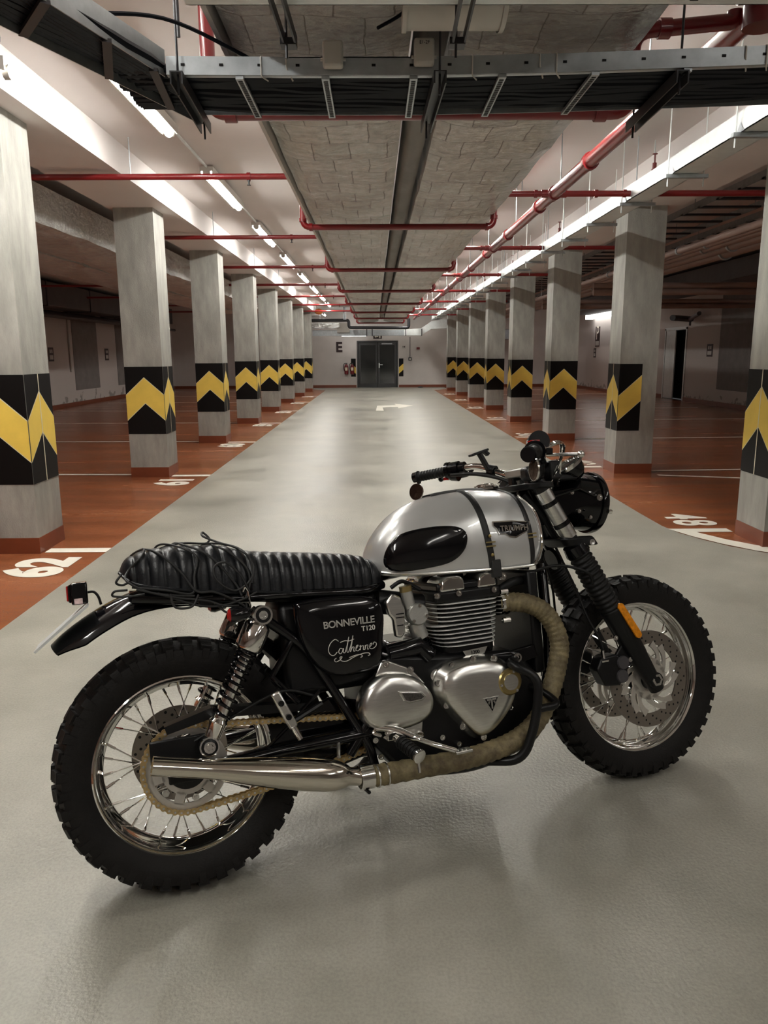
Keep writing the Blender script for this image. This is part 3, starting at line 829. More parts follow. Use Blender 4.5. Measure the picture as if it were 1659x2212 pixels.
for i, (xa, xb, z, lb) in enumerate(((3.72, 4.42, 3.0, 'ladder cable tray with dark rungs above the brown pipes, nearer the columns'), (4.75, 5.5, 3.0, 'ladder cable tray with dark rungs in the right bay, nearer the wall'))):
    o = empty('ladder_tray', (xa, 6, z)); tag(o, lb, 'cable tray')
    MB().box((0, 0, 0), (.005, 22, .08)).box((xb - xa, 0, 0), (xb - xa + .005, 22, .08)).build('side_rail', 'galv', o, smooth=False)
    for k in range(40):
        MB().box((0, .25 + k * .5, 0), (xb - xa, .33 + k * .5, .02)).build('rung', 'dsteel', o, smooth=False)
    for k in range(8):
        MB().tube([(0, 1 + 2.4 * k, 0), (0, 1 + 2.4 * k, CZ - z)], .006, 6).tube([(xb - xa, 1 + 2.4 * k, 0), (xb - xa, 1 + 2.4 * k, CZ - z)], .006, 6).build('hanger_rod', 'galv', o)
o = MB().box((6.8, 8, 2.75), (7.9, 29, 3.1)).build('sheet_duct', 'ddark', smooth=False)
tag(o, 'dark square duct under the ceiling of the right bay', 'duct')
o = MB().box((6.6, 29.4, 1.62), (7.5, 30.2, 2.35)).box((6.7, 29.3, 1.7), (7.4, 29.4, 2.25)).build('fan_unit', 'ddark', bevel=.02)
tag(o, 'dark heater unit hanging in the far right bay', 'heater unit')
MB().tube([(7.0, 29.8, 2.3), (7.0, 29.8, CZ)], .02, 6).build('hanger_rod', 'dsteel', o)
o = MB().box((4.4, 32.2, 1.95), (5.6, 32.7, 2.36)).build('sheet_duct', 'galv', bevel=.02)
tag(o, 'grey square duct stub near the far wall right of the columns', 'duct')
MB().tube([(5.0, 32.4, 2.3), (5.0, 32.4, CZ)], .01, 6).build('hanger_rod', 'dsteel', o)
o = MB().tube([(7.6, 18.5, 2.28), (8.7, 21.8, 2.28)], .05, 10).tube([(8.0, 21.2, 2.30), (8.9, 22.2, 2.30)], .08, 10).tube([(8.6, 21.5, 2.28), (8.6, 21.5, 2.1)], .03, 8).build('pump_pipework', 'ddark')
tag(o, 'short dark pipe with valve fixed high by the right wall', 'pipe')
# white downpipe far right
o = MB().tube([(7.55, 30.5, 0), (7.55, 30.5, 1.6)], .08, 12).build('downpipe', 'galvl')
tag(o, 'white vertical pipe standing in the far right bay', 'pipe')

# ------------------------------------------------------------------ far wall items
yb_ = ENDY
o = empty('sheet_duct', (0, yb_ - 1.3, 2.13)); tag(o, 'galvanised duct crossing in front of the far wall above the door', 'duct')
MB().box((-2.5, 0, 0), (1.2, .4, .23)).build('straight_section', 'galv', o, smooth=False)
b = MB()
prof = [(1.2, 0, .23), (1.9, 0, .28), (2.3, .25, .55), (2.75, .27, .62), (3.0, .27, .62)]
for i in range(len(prof) - 1):
    (xa, za, zb), (xc, zc, zd) = prof[i], prof[i + 1]
    b.poly([(xa, 0, za), (xc, 0, zc), (xc, 0, zd), (xa, 0, zb)]).poly([(xa, .4, za), (xc, .4, zc), (xc, .4, zd), (xa, .4, zb)])
    b.poly([(xa, 0, za), (xc, 0, zc), (xc, .4, zc), (xa, .4, za)]).poly([(xa, 0, zb), (xc, 0, zd), (xc, .4, zd), (xa, .4, zb)])
b.build('bright_bend', 'galvl', o, smooth=False)
for x in (-2.2, 1.0): MB().tube([(x, .2, .2), (x, .2, CZ - 2.13)], .006, 6).build('hanger_rod', 'galv', o)
for x in (-.32, -.1, 1.25, 1.9):
    MB().box((x, -.01, -.01), (x + .03, .41, .26)).build('flange', 'dsteel', o, smooth=False)
o = MB().tube(fillet([(-2.6, yb_ - 2.2, 2.70), (-1.0, yb_ - 2.2, 2.70), (-1.0, yb_ - 2.2, 2.42), (1.35, yb_ - 2.2, 2.40), (1.35, yb_ - 2.2, 2.75)], .1, 5), .06, 12).build('grey_drain', 'dsteel')
tag(o, 'dark grey drain pipe running under the ducts before the far wall', 'pipe')
o = MB().tube([(-1.15, yb_ - 2.3, 2.72), (-1.15, yb_ - 2.3, 3.2)], .06, 12).build('vertical_drain', 'galv')
tag(o, 'short vertical grey pipe dropping from the ceiling before the far wall', 'pipe')
foil_duct(-2.6, -1.4, 2.42, 2.62, yb_ - 1.7, yb_ - 1.2, 'foil_duct', 'crumpled bright foil sleeve left of the door duct', 9)
o = MB().box((-1.5, yb_ - 1.5, 2.25), (-1.0, yb_ - 1.2, 2.62)).build('switch_box', 'plastic', smooth=False)
tag(o, 'pale square box hanging before the far wall left of the door', 'box')
o = MB().ball((-2.1, yb_ - 3.2, 2.98), .16, 10, (1, 1, .7)).build('fire_sealant', 'orange')
tag(o, 'orange brown bundle under the ceiling at the far end of the lights', 'bundle')
# E sign, exit sign
mx = Matrix.Translation((-1.50, yb_ - .012, 1.67)) @ Matrix.Rotation(PI / 2, 4, 'X')
o = text_mesh('letter_sign', 'E', .56, 'signd', mx, bold=.02, extr=.004)
tag(o, 'large dark letter E on the far wall left of the door', 'wall letter')
o = MB().box((-.05, yb_ - .35, 2.08 - .06), (.31, yb_ - .30, 2.2)).build('exit_sign', 'signd', smooth=False)
tag(o, 'small dark exit sign hanging above the far door', 'sign')
MB().tube([(.13, yb_ - .325, 2.2), (.13, yb_ - .325, CZ)], .006, 6).build('hanger_rod', 'galv', o)
b = MB().poly([(.0, yb_ - .352, 2.11), (.07, yb_ - .352, 2.16), (.07, yb_ - .352, 2.125), (.16, yb_ - .352, 2.125), (.16, yb_ - .352, 2.095), (.07, yb_ - .352, 2.095), (.07, yb_ - .352, 2.06)]).box((.2, yb_ - .354, 2.05), (.25, yb_ - .351, 2.17))
b.build('sign_symbol', 'line', o, smooth=False)
for x0, x1, fl_, lb in ((-1.0, -.80, 1, 'black and yellow hazard panel on the far wall left of the door'), (1.03, 1.22, 0, 'black and yellow hazard panel on the far wall right of the door')):
    b = MB().mi(0).box((x0, yb_ - .012, .46), (x1, yb_, 1.21))
    za, zb = (1.0, .84) if fl_ else (.84, 1.0)
    b.mi(1).poly([(x0, yb_ - .014, za - .26), (x1, yb_ - .014, zb - .26), (x1, yb_ - .014, zb), (x0, yb_ - .014, za)])
    tag(b.build('hazard_panel', ['black', 'yellow'], smooth=False), lb, 'hazard panel')
MT['exred'] = mat('extinguisher_red', (0.16, 0.012, 0.016), 0.3)
for x, lb in ((-1.2, 'dark red fire extinguisher on the far wall, left one of the pair'), (-.95, 'dark red fire extinguisher on the far wall, right one of the pair')):
    o = empty('fire_extinguisher', (x, yb_ - .1, .55)); tag(o, lb, 'fire extinguisher', 'fire extinguishers on the far wall')
    MB().lathe([(0, .05), (.02, .085), (.34, .085), (.40, .05), (.43, .03)], (0, 0, 0), (0, 0, 1), 16).build('cylinder', 'exred', o)
    MB().box((-.03, -.02, .43), (.04, .02, .48)).build('valve_head', 'dsteel', o, smooth=False)
    MB().tube(cr([(-.02, -.02, .47), (-.1, -.02, .44), (-.12, -.02, .3), (-.08, -.03, .15)], 5), .012, 8).build('hose', 'black', o)
    MB().box((-.05, -.09, .17), (.05, -.084, .30)).build('instruction_label', 'cream', o, smooth=False)
o = MB().tube([(1.5, yb_ - .02, 1.25), (1.5, yb_ - .02, 2.1)], .012, 6).box((1.43, yb_ - .05, 1.12), (1.57, yb_, 1.25)).build('wall_socket', 'dsteel')
MB().box((1.465, yb_ - .055, 1.155), (1.535, yb_ - .05, 1.215)).build('socket_face', 'line', o, smooth=False)
tag(o, 'small square switch box with cable above it on the far wall', 'switch')
o = MB().box((1.78, yb_ - .04, 1.58), (1.91, yb_, 1.67)).build('fire_alarm', 'exred', smooth=False)
tag(o, 'small red alarm box on the far wall right of the door', 'alarm')
o = MB().box((1.16, yb_ - .01, 1.60), (1.32, yb_, 1.74)).build('notice', 'plastic', smooth=False)
MB().box((1.19, yb_ - .013, 1.66), (1.22, yb_ - .01, 1.72)).box((1.25, yb_ - .013, 1.66), (1.29, yb_ - .01, 1.72)).build('notice_print', 'signd', o, smooth=False)
tag(o, 'pale notice with dark print on the far wall beside the door', 'notice')
o = MB().lathe([(0, .12), (.03, .10), (.05, .04)], (1.93, yb_ - .25, 0), (0, 0, 1), 16).build('floor_drain_cover', 'dsteel')
tag(o, 'dark round lump on the floor against the far wall skirting', 'floor item')
# wall signs in side bays
def wsign(x, y, z, w_, h_, side, lb, big=False):
    s = 1 if side == 'R' else -1
    xo = x - s * .012
    o = MB().box((min(x, xo), y, z), (max(x, xo), y + w_, z + h_)).build('wall_sign', 'signd', smooth=False)
    xi = xo - s * .002
    q = MB()
    if big:
        mx = Matrix.Translation((xi, y + w_ / 2, z + h_ * .66)) @ Matrix.Rotation(-s * PI / 2, 4, 'Z') @ Matrix.Rotation(PI / 2, 4, 'X')
        text_mesh('sign_letter', 'P', w_ * 1.3, 'line', mx, o, .001)
        q.box((min(xo, xi), y + .05, z + .04), (max(xo, xi), y + w_ - .05, z + h_ * .28))
    else:
        q.box((min(xo, xi), y + .05, z + .05), (max(xo, xi), y + w_ - .05, z + h_ * .45))
        q.box((min(xo, xi), y + .07, z + h_ * .6), (max(xo, xi), y + w_ * .45, z + h_ * .85)).box((min(xo, xi), y + w_ * .55, z + h_ * .6), (max(xo, xi), y + w_ - .07, z + h_ * .85))
    q.build('sign_panel', 'plastic', o, smooth=False)
    tag(o, lb, 'sign')
wsign(RW, 20.85, 1.27, .35, .33, 'R', 'small dark square sign on the right wall beside the grey panel')
wsign(8.3, 29.0, 1.62, .55, .72, 'R', 'tall dark parking sign with letter P on the far right wall', True)
wsign(8.3, 29.4, 1.22, .3, .34, 'R', 'small dark sign below the parking sign on the far right wall')
wsign(LW, 20.6, 1.25, .32, .36, 'L', 'small dark sign on the left wall partly behind the nearest column')
wsign(LW, 24.9, 1.25, .32, .36, 'L', 'small dark sign on the left wall between the two grey panels')
o = MB().tube([(LW + .03, 22.0, .95), (LW + .03, 22.0, 2.7)], .025, 8).build('wall_conduit', 'plastic')
tag(o, 'thin vertical pipe on the left wall beside the grey panel', 'pipe')
# ================================================================== THE MOTORCYCLE
MT['gblack'] = mat('gloss_black_paint', (0.003, 0.003, 0.004), 0.10, spec=.35, coat=0.3)
MT['sblack'] = mat('satin_black_metal', (0.0045, 0.0045, 0.005), 0.35, bump=0.05, bscale=300, spec=.35)
MT['rubber'] = mat('black_tyre_rubber', (0.0075, 0.0065, 0.006), 0.6, var=0.2, vscale=20, bump=0.15, bscale=200, spec=.25)
MT['grubber'] = mat('black_soft_rubber', (0.007, 0.007, 0.007), 0.5, spec=.3)
MT['chrome'] = mat('chrome_plating', (0.86, 0.86, 0.84), 0.05, metal=1.0)
MT['polish'] = mat('polished_steel', (0.72, 0.68, 0.60), 0.10, metal=1.0)
MT['alu'] = mat('brushed_aluminium', (0.74, 0.74, 0.71), 0.27, metal=1.0, var=0.08, vscale=30, stretch=(1, 1, 8))
MT['finedge'] = mat('machined_fin_edge', (0.85, 0.85, 0.82), 0.4, metal=0.3)
MT['alud'] = mat('cast_aluminium', (0.48, 0.48, 0.45), 0.42, metal=0.8, bump=0.1, bscale=250)
MT['silver'] = mat('silver_tank_paint', (0.64, 0.65, 0.645), 0.30, metal=0.45, coat=1.0)
MT['leather'] = mat('black_seat_leather', (0.008, 0.009, 0.011), 0.36, bump=0.25, bscale=140, bdist=.003, spec=.4)
MT['strap'] = mat('black_strap_leather', (0.010, 0.010, 0.010), 0.5)
MT['gold'] = mat('gold_chain_plate', (0.66, 0.50, 0.25), 0.35, metal=0.9, var=0.2, vscale=60)
MT['amber'] = mat('amber_reflector', (0.75, 0.26, 0.01), 0.25, var=0.25, vscale=90)
MT['disc'] = mat('brake_disc_steel', (0.26, 0.23, 0.20), 0.35, metal=0.8)
MT['carrier'] = mat('disc_carrier_alloy', (0.66, 0.63, 0.58), 0.38, metal=0.75)
MT['redlens'] = mat('red_lens', (0.35, 0.01, 0.01), 0.15, coat=0.5)
MT['clear'] = mat('clear_lens', (0.55, 0.42, 0.42), 0.1, var=0.4, vscale=60)
MT['glass'] = mat('headlamp_glass', (0.9, 0.92, 0.95), 0.03, trans=1.0)
MT['brown'] = mat('mirror_floor_reflection', (0.30, 0.22, 0.18), 0.08, metal=0.9)  # brown base colour paints the floor's reflection into the mirror glass
MT['decal'] = mat('pale_decal', (0.62, 0.60, 0.55), 0.4)
MT['brass'] = mat('brass_cap', (0.42, 0.33, 0.14), 0.3, metal=0.9)
MT['cord'] = mat('black_elastic_cord', (0.012, 0.012, 0.012), 0.6)
MT['mesh'] = mat('dark_grille', (0.07, 0.065, 0.06), 0.4, metal=0.5, var=0.6, vscale=220)

def wrap_mat():
    m = mat('woven_exhaust_wrap', (0.25, 0.205, 0.105), 0.6, col2=(0.085, 0.062, 0.032), vscale=30, contrast=(.3, .7))
    nt = m.node_tree; b = nt.nodes['Principled BSDF']
    tc = _n(nt, 'ShaderNodeTexCoord')
    n = _n(nt, 'ShaderNodeTexChecker')
    n.inputs['Scale'].default_value = 260
    nt.links.new(tc.outputs['Object'], n.inputs['Vector'])
    n2 = _n(nt, 'ShaderNodeTexNoise'); n2.inputs['Scale'].default_value = 180
    nt.links.new(tc.outputs['Object'], n2.inputs['Vector'])
    ad = _n(nt, 'ShaderNodeMath', operation='ADD')
    nt.links.new(n.outputs['Fac'], ad.inputs[0]); nt.links.new(n2.outputs['Fac'], ad.inputs[1])
    bp = _n(nt, 'ShaderNodeBump'); bp.inputs['Strength'].default_value = 0.8; bp.inputs['Distance'].default_value = 0.002
    nt.links.new(ad.outputs[0], bp.inputs['Height']); nt.links.new(bp.outputs[0], b.inputs['Normal'])
    return m
MT['wrap'] = wrap_mat()

bike = empty('motorcycle', (-0.4964, 1.8345, 0), (-0.2367, 0, 0.3554))
tag(bike, 'silver and black motorcycle with ribbed seat and spoked wheels leaning on the grey floor', 'motorcycle')

def P_(name, mb, m, parent=None, **k):
    return mb.build(name, m, parent or bike, **k)

def bolt(parent, p, r=.008, d=(0, -1, 0), m='chrome', name='bolt', h=.006):
    d = Vector(d).normalized(); p = Vector(p)
    b = MB().lathe([(0, r), (h, r), (h, r * .62), (h * .55, r * .5), (h * .55, 0)], p, d, 10)
    return b.build(name, m, parent)

# ------------------------------------------------------------------ wheels
def tyre_mesh(ro, rf, hw, knobs, rear):
    b = MB()
    prof = [(-hw * .74, rf - .004), (-hw * .80, rf + .004), (-hw * .97, rf + (ro - rf) * .30), (-hw, rf + (ro - rf) * .5), (-hw * .96, rf + (ro - rf) * .70), (-hw * .82, ro - .026), (-hw * .45, ro - .014), (0, ro - .010)]
    prof = prof + [(-a, r) for a, r in prof[:-1][::-1]]
    b.lathe(prof, (0, 0, 0), (0, 1, 0), 96, caps=False)
    def rb(y):
        t = abs(y) / hw
        return pch(t, [0, .45, .82, .96, 1.0], [ro - .010, ro - .014, ro - .026, rf + (ro - rf) * .70, rf + (ro - rf) * .5])
    def block(a0, a1, y0, y1, h, h1=None, ny=3):
        h1 = h if h1 is None else h1
        o = len(b.v); ca = (a0 + a1) / 2
        for lv in (0, 1):
            for i in range(ny):
                y = y0 + (y1 - y0) * i / (ny - 1)
                hh = h + (h1 - h) * i / (ny - 1)
                sh = .90 if lv else 1.0
                yy = y if not lv else (y0 + y1) / 2 + (y - (y0 + y1) / 2) * .94
                r = rb(y) - .004 if not lv else rb(y) + hh
                out = (0 if abs(y) < hw * .8 else (1 if y > 0 else -1) * hh * .5) * lv
                for a in (a0, a1):
                    aa = ca + (a - ca) * sh
                    b.v.append((r * math.cos(aa), yy + out, r * math.sin(aa)))
        n2 = ny * 2
        for i in range(ny - 1):
            k = o + n2 + i * 2; b.face((k, k + 1, k + 3, k + 2))
            for s_ in (0, 1): b.face((o + i * 2 + s_, o + i * 2 + 2 + s_, o + n2 + i * 2 + 2 + s_, o + n2 + i * 2 + s_))
        for i in (0, ny - 1): b.face((o + i * 2, o + i * 2 + 1, o + n2 + i * 2 + 1, o + n2 + i * 2))
    n = knobs; st_ = 2 * PI / n
    for i in range(n):
        a = i * st_
        if i % 2 == 0: block(a + st_ * .06, a + st_ * .80, -hw * .36, hw * .10, .010)
        else: block(a + st_ * .06, a + st_ * .80, -hw * .10, hw * .36, .010)
        for s_ in (-1, 1):
            off = st_ * (.5 if s_ > 0 else 0)
            block(a + off + st_ * .10, a + off + st_ * .72, s_ * hw * .46, s_ * hw * .90, .010, .011, 4)
            if i % 2 == (0 if s_ > 0 else 1):
                block(a + off + st_ * .14, a + off + st_ * .66, s_ * hw * .90, s_ * hw * .985, .010, .005, 3)
            block(a + off + st_ * .18, a + off + st_ * .60, s_ * hw * .955, s_ * hw * .998, .006, .004, 2)
    return b

def wheel(name, loc, ro, rf, hw, yf, knobs, steer=0.0, rear=False):
    # rim is the part; everything else on the wheel hangs from it
    d = .0
    rim = MB()
    prof = [(-yf, rf), (-yf - .003, rf - .006), (-yf + .002, rf - .012), (-yf + .010, rf - .016), (-yf * .55, rf - .020), (-yf * .42, rf - .030), (0, rf - .033),
            (yf * .42, rf - .030), (yf * .55, rf - .020), (yf - .010, rf - .016), (yf - .002, rf - .012), (yf + .003, rf - .006), (yf, rf),
            (yf - .008, rf - .008), (yf * .5, rf - .012), (0, rf - .022), (-yf * .5, rf - .012), (-yf + .008, rf - .008)]
    rim.lathe(prof, (0, 0, 0), (0, 1, 0), 96, closed=True)
    ro_ = P_(name, rim, 'chrome', loc=loc, rot=(0, 0, steer), sharp=60)
    P_('tyre', tyre_mesh(ro, rf, hw, knobs, rear), 'rubber', ro_, sharp=30)
    hub = MB()
    hl = .052 if rear else .045
    hub.lathe([(-hl - .01, .0), (-hl - .01, .030), (-hl, .052), (-hl + .006, .052), (-hl + .010, .036), (0, .030), (hl - .010, .036), (hl - .006, .052), (hl, .052), (hl + .01, .030), (hl + .01, 0)], (0, 0, 0), (0, 1, 0), 32)
    P_('hub', hub, 'sblack', ro_)
    sp = None
    rr = rf - .031
    for side in (-1, 1):
        for i in range(16):
            base = 2 * PI * (i + (.5 if side > 0 else 0)) / 16
            dr = 1 if i % 2 == 0 else -1
            a_r = base; a_h = base - dr * R(58)
            p0 = Vector((.046 * math.cos(a_h), side * (hl - .003), .046 * math.sin(a_h)))
            p1 = Vector((rr * math.cos(a_r), side * .012, rr * math.sin(a_r)))
            dd = (p1 - p0).normalized()
            s = MB().tube([p0, p1 - dd * .022], .0019, 6).tube([p1 - dd * .024, p1 + dd * .002], .0036, 6)
            s.build('spoke', 'chrome', ro_)
    return ro_

rw_ = wheel('rear_wheel', (0, 0, .325), .330, .2345, .076, .056, 40, rear=True)
fw2 = wheel('front_wheel', (1.4676, 0, .332), .336, .247, .057, .040, 44, steer=.0406)

def disc(parent, y, r0, r1, holes, nm='brake_disc', m='disc', hr=.0035, front=True):
    b = MB(); b.mi(0).lathe([(-.0025, r0), (-.0025, r1), (.0025, r1), (.0025, r0)], (0, y, 0), (0, 1, 0), 72, closed=True)
    b.mi(1)
    for k, rr in enumerate((r0 + (r1 - r0) * .22, r0 + (r1 - r0) * .5, r0 + (r1 - r0) * .78)):
        for i in range(holes):
            a = 2 * PI * (i + k / 3) / holes
            for s_ in (-1, 1):
                c_ = Vector((rr * math.cos(a), y + s_ * .0029, rr * math.sin(a)))
                b.poly([c_ + Vector((hr * math.cos(2 * PI * j / 8), 0, hr * math.sin(2 * PI * j / 8))) for j in range(8)])
    return b.build(nm, [m, 'clear' if False else 'grubber'], parent)

# front discs and swirling carriers
for s_ in (-1, 1):
    y = s_ * .085
    dk = disc(fw2, y, .112, .155, 20)
    b = MB()
    b.lathe([(-.003, .035), (-.003, .068), (.003, .068), (.003, .035)], (0, y, 0), (0, 1, 0), 40, closed=True)
    for i in range(6):
        a = 2 * PI * i / 6 + .3
        for off, r1_ in ((0, .113), (.5, .113)):
            pts = []
            for j in range(9):
                t = j / 8; rr = .055 + (r1_ - .055) * t; aa = a + off * .95 + (.75 - off * .3) * t ** 1.3
                pts.append((rr * math.cos(aa), y, rr * math.sin(aa)))
            wd = .0095
            o0 = len(b.v)
            for j, p in enumerate(pts):
                pv = Vector(p); q = Vector(pts[min(j + 1, 8)]) - Vector(pts[max(j - 1, 0)]); q.normalize(); nn = Vector((-q.z, 0, q.x))
                w_ = wd * (1.25 - .6 * math.sin(PI * j / 8))
                for a_, c_ in ((-1, -.003), (1, -.003), (1, .003), (-1, .003)): b.v.append(tuple(pv + nn * (a_ * w_) + Vector((0, c_, 0))))
            for j in range(8):
                for e in range(4):
                    e2 = (e + 1) % 4; b.face((o0 + j * 4 + e, o0 + j * 4 + e2, o0 + j * 4 + 4 + e2, o0 + j * 4 + 4 + e))
    b.build('disc_carrier', 'carrier', fw2, sharp=40)
MB().lathe([(-.11, .0), (-.11, .017), (.11, .017), (.11, 0)], (0, 0, 0), (0, 1, 0), 16).build('axle', 'sblack', fw2)
# rear sprocket on the right, disc on the left
disc(rw_, .085, .085, .130, 16, hr=.0042)
sp_ = MB(); y = -.088
sp_.lathe([(-.003, .052), (-.003, .066), (.003, .066), (.003, .052)], (0, y, 0), (0, 1, 0), 48, closed=True)
sp_.lathe([(-.003, .088), (-.003, .105), (.003, .105), (.003, .088)], (0, y, 0), (0, 1, 0), 80, closed=True)
for i in range(6):
    a = 2 * PI * i / 6 + .2
    sp_.bar((.06 * math.cos(a), y, .06 * math.sin(a)), (.092 * math.cos(a), y, .092 * math.sin(a)), .006, .024, upd=(-math.sin(a), 0, math.cos(a)))
sp_.build('sprocket', 'carrier', rw_)
sp_ = MB().lathe([(-.02, .0), (-.02, .026), (-.012, .05), (0, .052)], (0, -.088, 0), (0, 1, 0), 32)
sp_.build('hub_cover', 'sblack', rw_)
for i in range(6):
    a = 2 * PI * (i + .5) / 6 + .2
    MB().lathe([(0, .010), (-.008, .010), (-.008, .005), (-.014, .005), (-.014, 0)], (.077 * math.cos(a), y - .002, .077 * math.sin(a)), (0, 1, 0), 6).build('sprocket_nut', 'chrome', rw_)
sp2 = MB().lathe([(-.0035, .060), (-.0035, .090), (.0035, .090), (.0035, .060)], (0, .085, 0), (0, 1, 0), 40, closed=True).build('disc_bell', 'sblack', rw_)

# ------------------------------------------------------------------ drive chain
def chain():
    pts = []; cx, cz, r = 0, .325, .110
    fx, fz, fr = .545, .335, .036
    import itertools
    # external tangents
    d = math.hypot(fx - cx, fz - cz); th = math.atan2(fz - cz, fx - cx); al = math.asin((r - fr) / d)
    a_up = th + PI / 2 - al; a_dn = th - PI / 2 + al
    n = 26
    for i in range(n + 1):
        a = a_up + (2 * PI - (a_up - a_dn)) * i / n
        pts.append((cx + r * math.cos(a), cz + r * math.sin(a)))
    for i in range(1, 20): # lower run forward with sag
        t = i / 20; p = (cx + r * math.cos(a_dn), cz + r * math.sin(a_dn)); q = (fx + fr * math.cos(a_dn), fz + fr * math.sin(a_dn))
        pts.append((p[0] + (q[0] - p[0]) * t, p[1] + (q[1] - p[1]) * t - .012 * math.sin(PI * t)))
    for i in range(9):
        a = a_dn + (a_up - a_dn) * i / 8; pts.append((fx + fr * math.cos(a), fz + fr * math.sin(a)))
    for i in range(1, 20):
        t = i / 20; q = (cx + r * math.cos(a_up), cz + r * math.sin(a_up)); p = (fx + fr * math.cos(a_up), fz + fr * math.sin(a_up))
        pts.append((p[0] + (q[0] - p[0]) * t, p[1] + (q[1] - p[1]) * t))
    P = [Vector((x, -.088, z)) for x, z in pts]; P.append(P[0])
    L = [0]
    for i in range(1, len(P)): L.append(L[-1] + (P[i] - P[i - 1]).length)
    tot = L[-1]; m = int(tot / .0159); b = MB(); Q = []
    j = 0
    for i in range(m):
        s = tot * i / m
        while L[j + 1] < s: j += 1
        t = (s - L[j]) / (L[j + 1] - L[j] + 1e-9); Q.append(P[j].lerp(P[j + 1], t))
    for i in range(m):
        a, c_ = Q[i], Q[(i + 1) % m]; outer = i % 2
        for s_ in (-1, 1):
            yy = s_ * (.0105 if outer else .0075)
            mid = (a + c_) / 2; dv = (c_ - a).normalized(); nn = Vector((-dv.z, 0, dv.x)); pl = []
            for cen, st0 in ((a, 90), (c_, -90)):
                for k in range(7):
                    an = R(st0 + 180 * k / 6); pl.append(cen + dv * (.0078 * math.cos(an)) + nn * (.0078 * math.sin(an)))
            pl.insert(7, mid - nn * .0052); pl.append(mid + nn * .0052)
            f0 = [p + Vector((0, yy - .001, 0)) for p in pl]; f1 = [p + Vector((0, yy + .001, 0)) for p in pl]
            o = len(b.v); k = len(pl); b.v += [tuple(p) for p in f0 + f1]
            b.mi(0).face([o + i_ for i_ in range(k)][::-1]); b.face([o + k + i_ for i_ in range(k)])
            for i_ in range(k): b.face((o + i_, o + (i_ + 1) % k, o + k + (i_ + 1) % k, o + k + i_))
        b.mi(1).lathe([(-.0125, 0), (-.0125, .0032), (.0125, .0032), (.0125, 0)], a, (0, 1, 0), 6)
    return b
P_('drive_chain', chain(), ['gold', 'alu'], smooth=False)

# ------------------------------------------------------------------ frame, swingarm
fr = MB()
for s_ in (-1, 1):
    y = s_ * .115
    fr.tube(fillet([(.195, y, .712), (.33, y, .60), (.49, y, .30), (.50, y, .24)], .05), .0135, 12)
P_('rear_downtube', fr, 'gblack')
for s_ in (-1, 1):
    y = s_ * .115
    P_('seat_rail', MB().tube(cr([(-.10, y * .8, .775), (.1, y, .752), (.30, y, .742), (.50, y, .728), (.585, y * .6, .735)], 6), .013, 12), 'gblack')
    P_('pivot_tube', MB().tube([(.575, y, .53), (.52, y, .40), (.43, y, .285)], .014, 12), 'gblack')
    P_('strut_tube', MB().tube([(.30, y, .62), (.235, y, .53), (.30, y, .45)], .010, 10), 'gblack')
    P_('peg_brace', MB().tube([(.36, y * 1.1, .475), (.27, y * 1.15, .40), (.19, y * 1.05, .335)], .005, 8), 'gblack')
    P_('lower_cradle', MB().tube(fillet([(1.13, s_ * .05, .74), (1.10, s_ * .10, .45), (1.02, s_ * .13, .24), (.80, s_ * .14, .19), (.50, s_ * .125, .22)], .07), .017, 12), 'gblack')
P_('head_stock', MB().tube([(1.135, 0, .98), (1.215, 0, .79)], .033, 20).tube([(1.16, 0, .90), (.95, 0, .80), (.6, 0, .76)], .022, 12), 'gblack')
sa = MB()
for s_ in (-1, 1):
    sa.tube([(.50, s_ * .10, .335), (.25, s_ * .112, .335), (.02, s_ * .118, .325)], [.030, .026, .022], 14, flat=.7)
sa.tube([(.50, -.11, .335), (.50, .11, .335)], .032, 16)
P_('swingarm', sa, 'gblack')
P_('axle_plate', MB().box((-.09, -.128, .345), (.055, -.118, .415)).box((-.05, -.128, .30), (.04, -.118, .345)), 'sblack', bevel=.004)
P_('chain_guard', MB().poly([(-.05, -.120, .445), (.07, -.120, .475), (.33, -.12, .445), (.33, -.12, .425), (.07, -.12, .448), (-.045, -.12, .425)]).poly([(-.05, -.075, .445), (.07, -.075, .475), (.33, -.075, .445), (.33, -.12, .445), (.07, -.12, .475), (-.05, -.12, .445)]), 'sblack', smooth=False)
P_('lower_frame_plate', MB().prism([(.24, .32), (.31, .40), (.40, .44), (.48, .42), (.49, .26), (.42, .245), (.30, .27)], lambda a, c_: (a, -.070, c_), lambda a, c_: (a, -.055, c_)), 'gblack', bevel=.004)
P_('battery_box', MB().box((.27, -.10, .46), (.56, .10, .72)), 'sblack', bevel=.02)
P_('inner_mudguard', MB().grid(lambda u, v: ((.40 - .06 * abs(v * 2 - 1)) * math.cos(R(10 + 42 * u)), .085 * (v * 2 - 1), .325 + (.385 - .02 * abs(v * 2 - 1) ** 3) * math.sin(R(10 + 42 * u))), 10, 9), 'sblack')

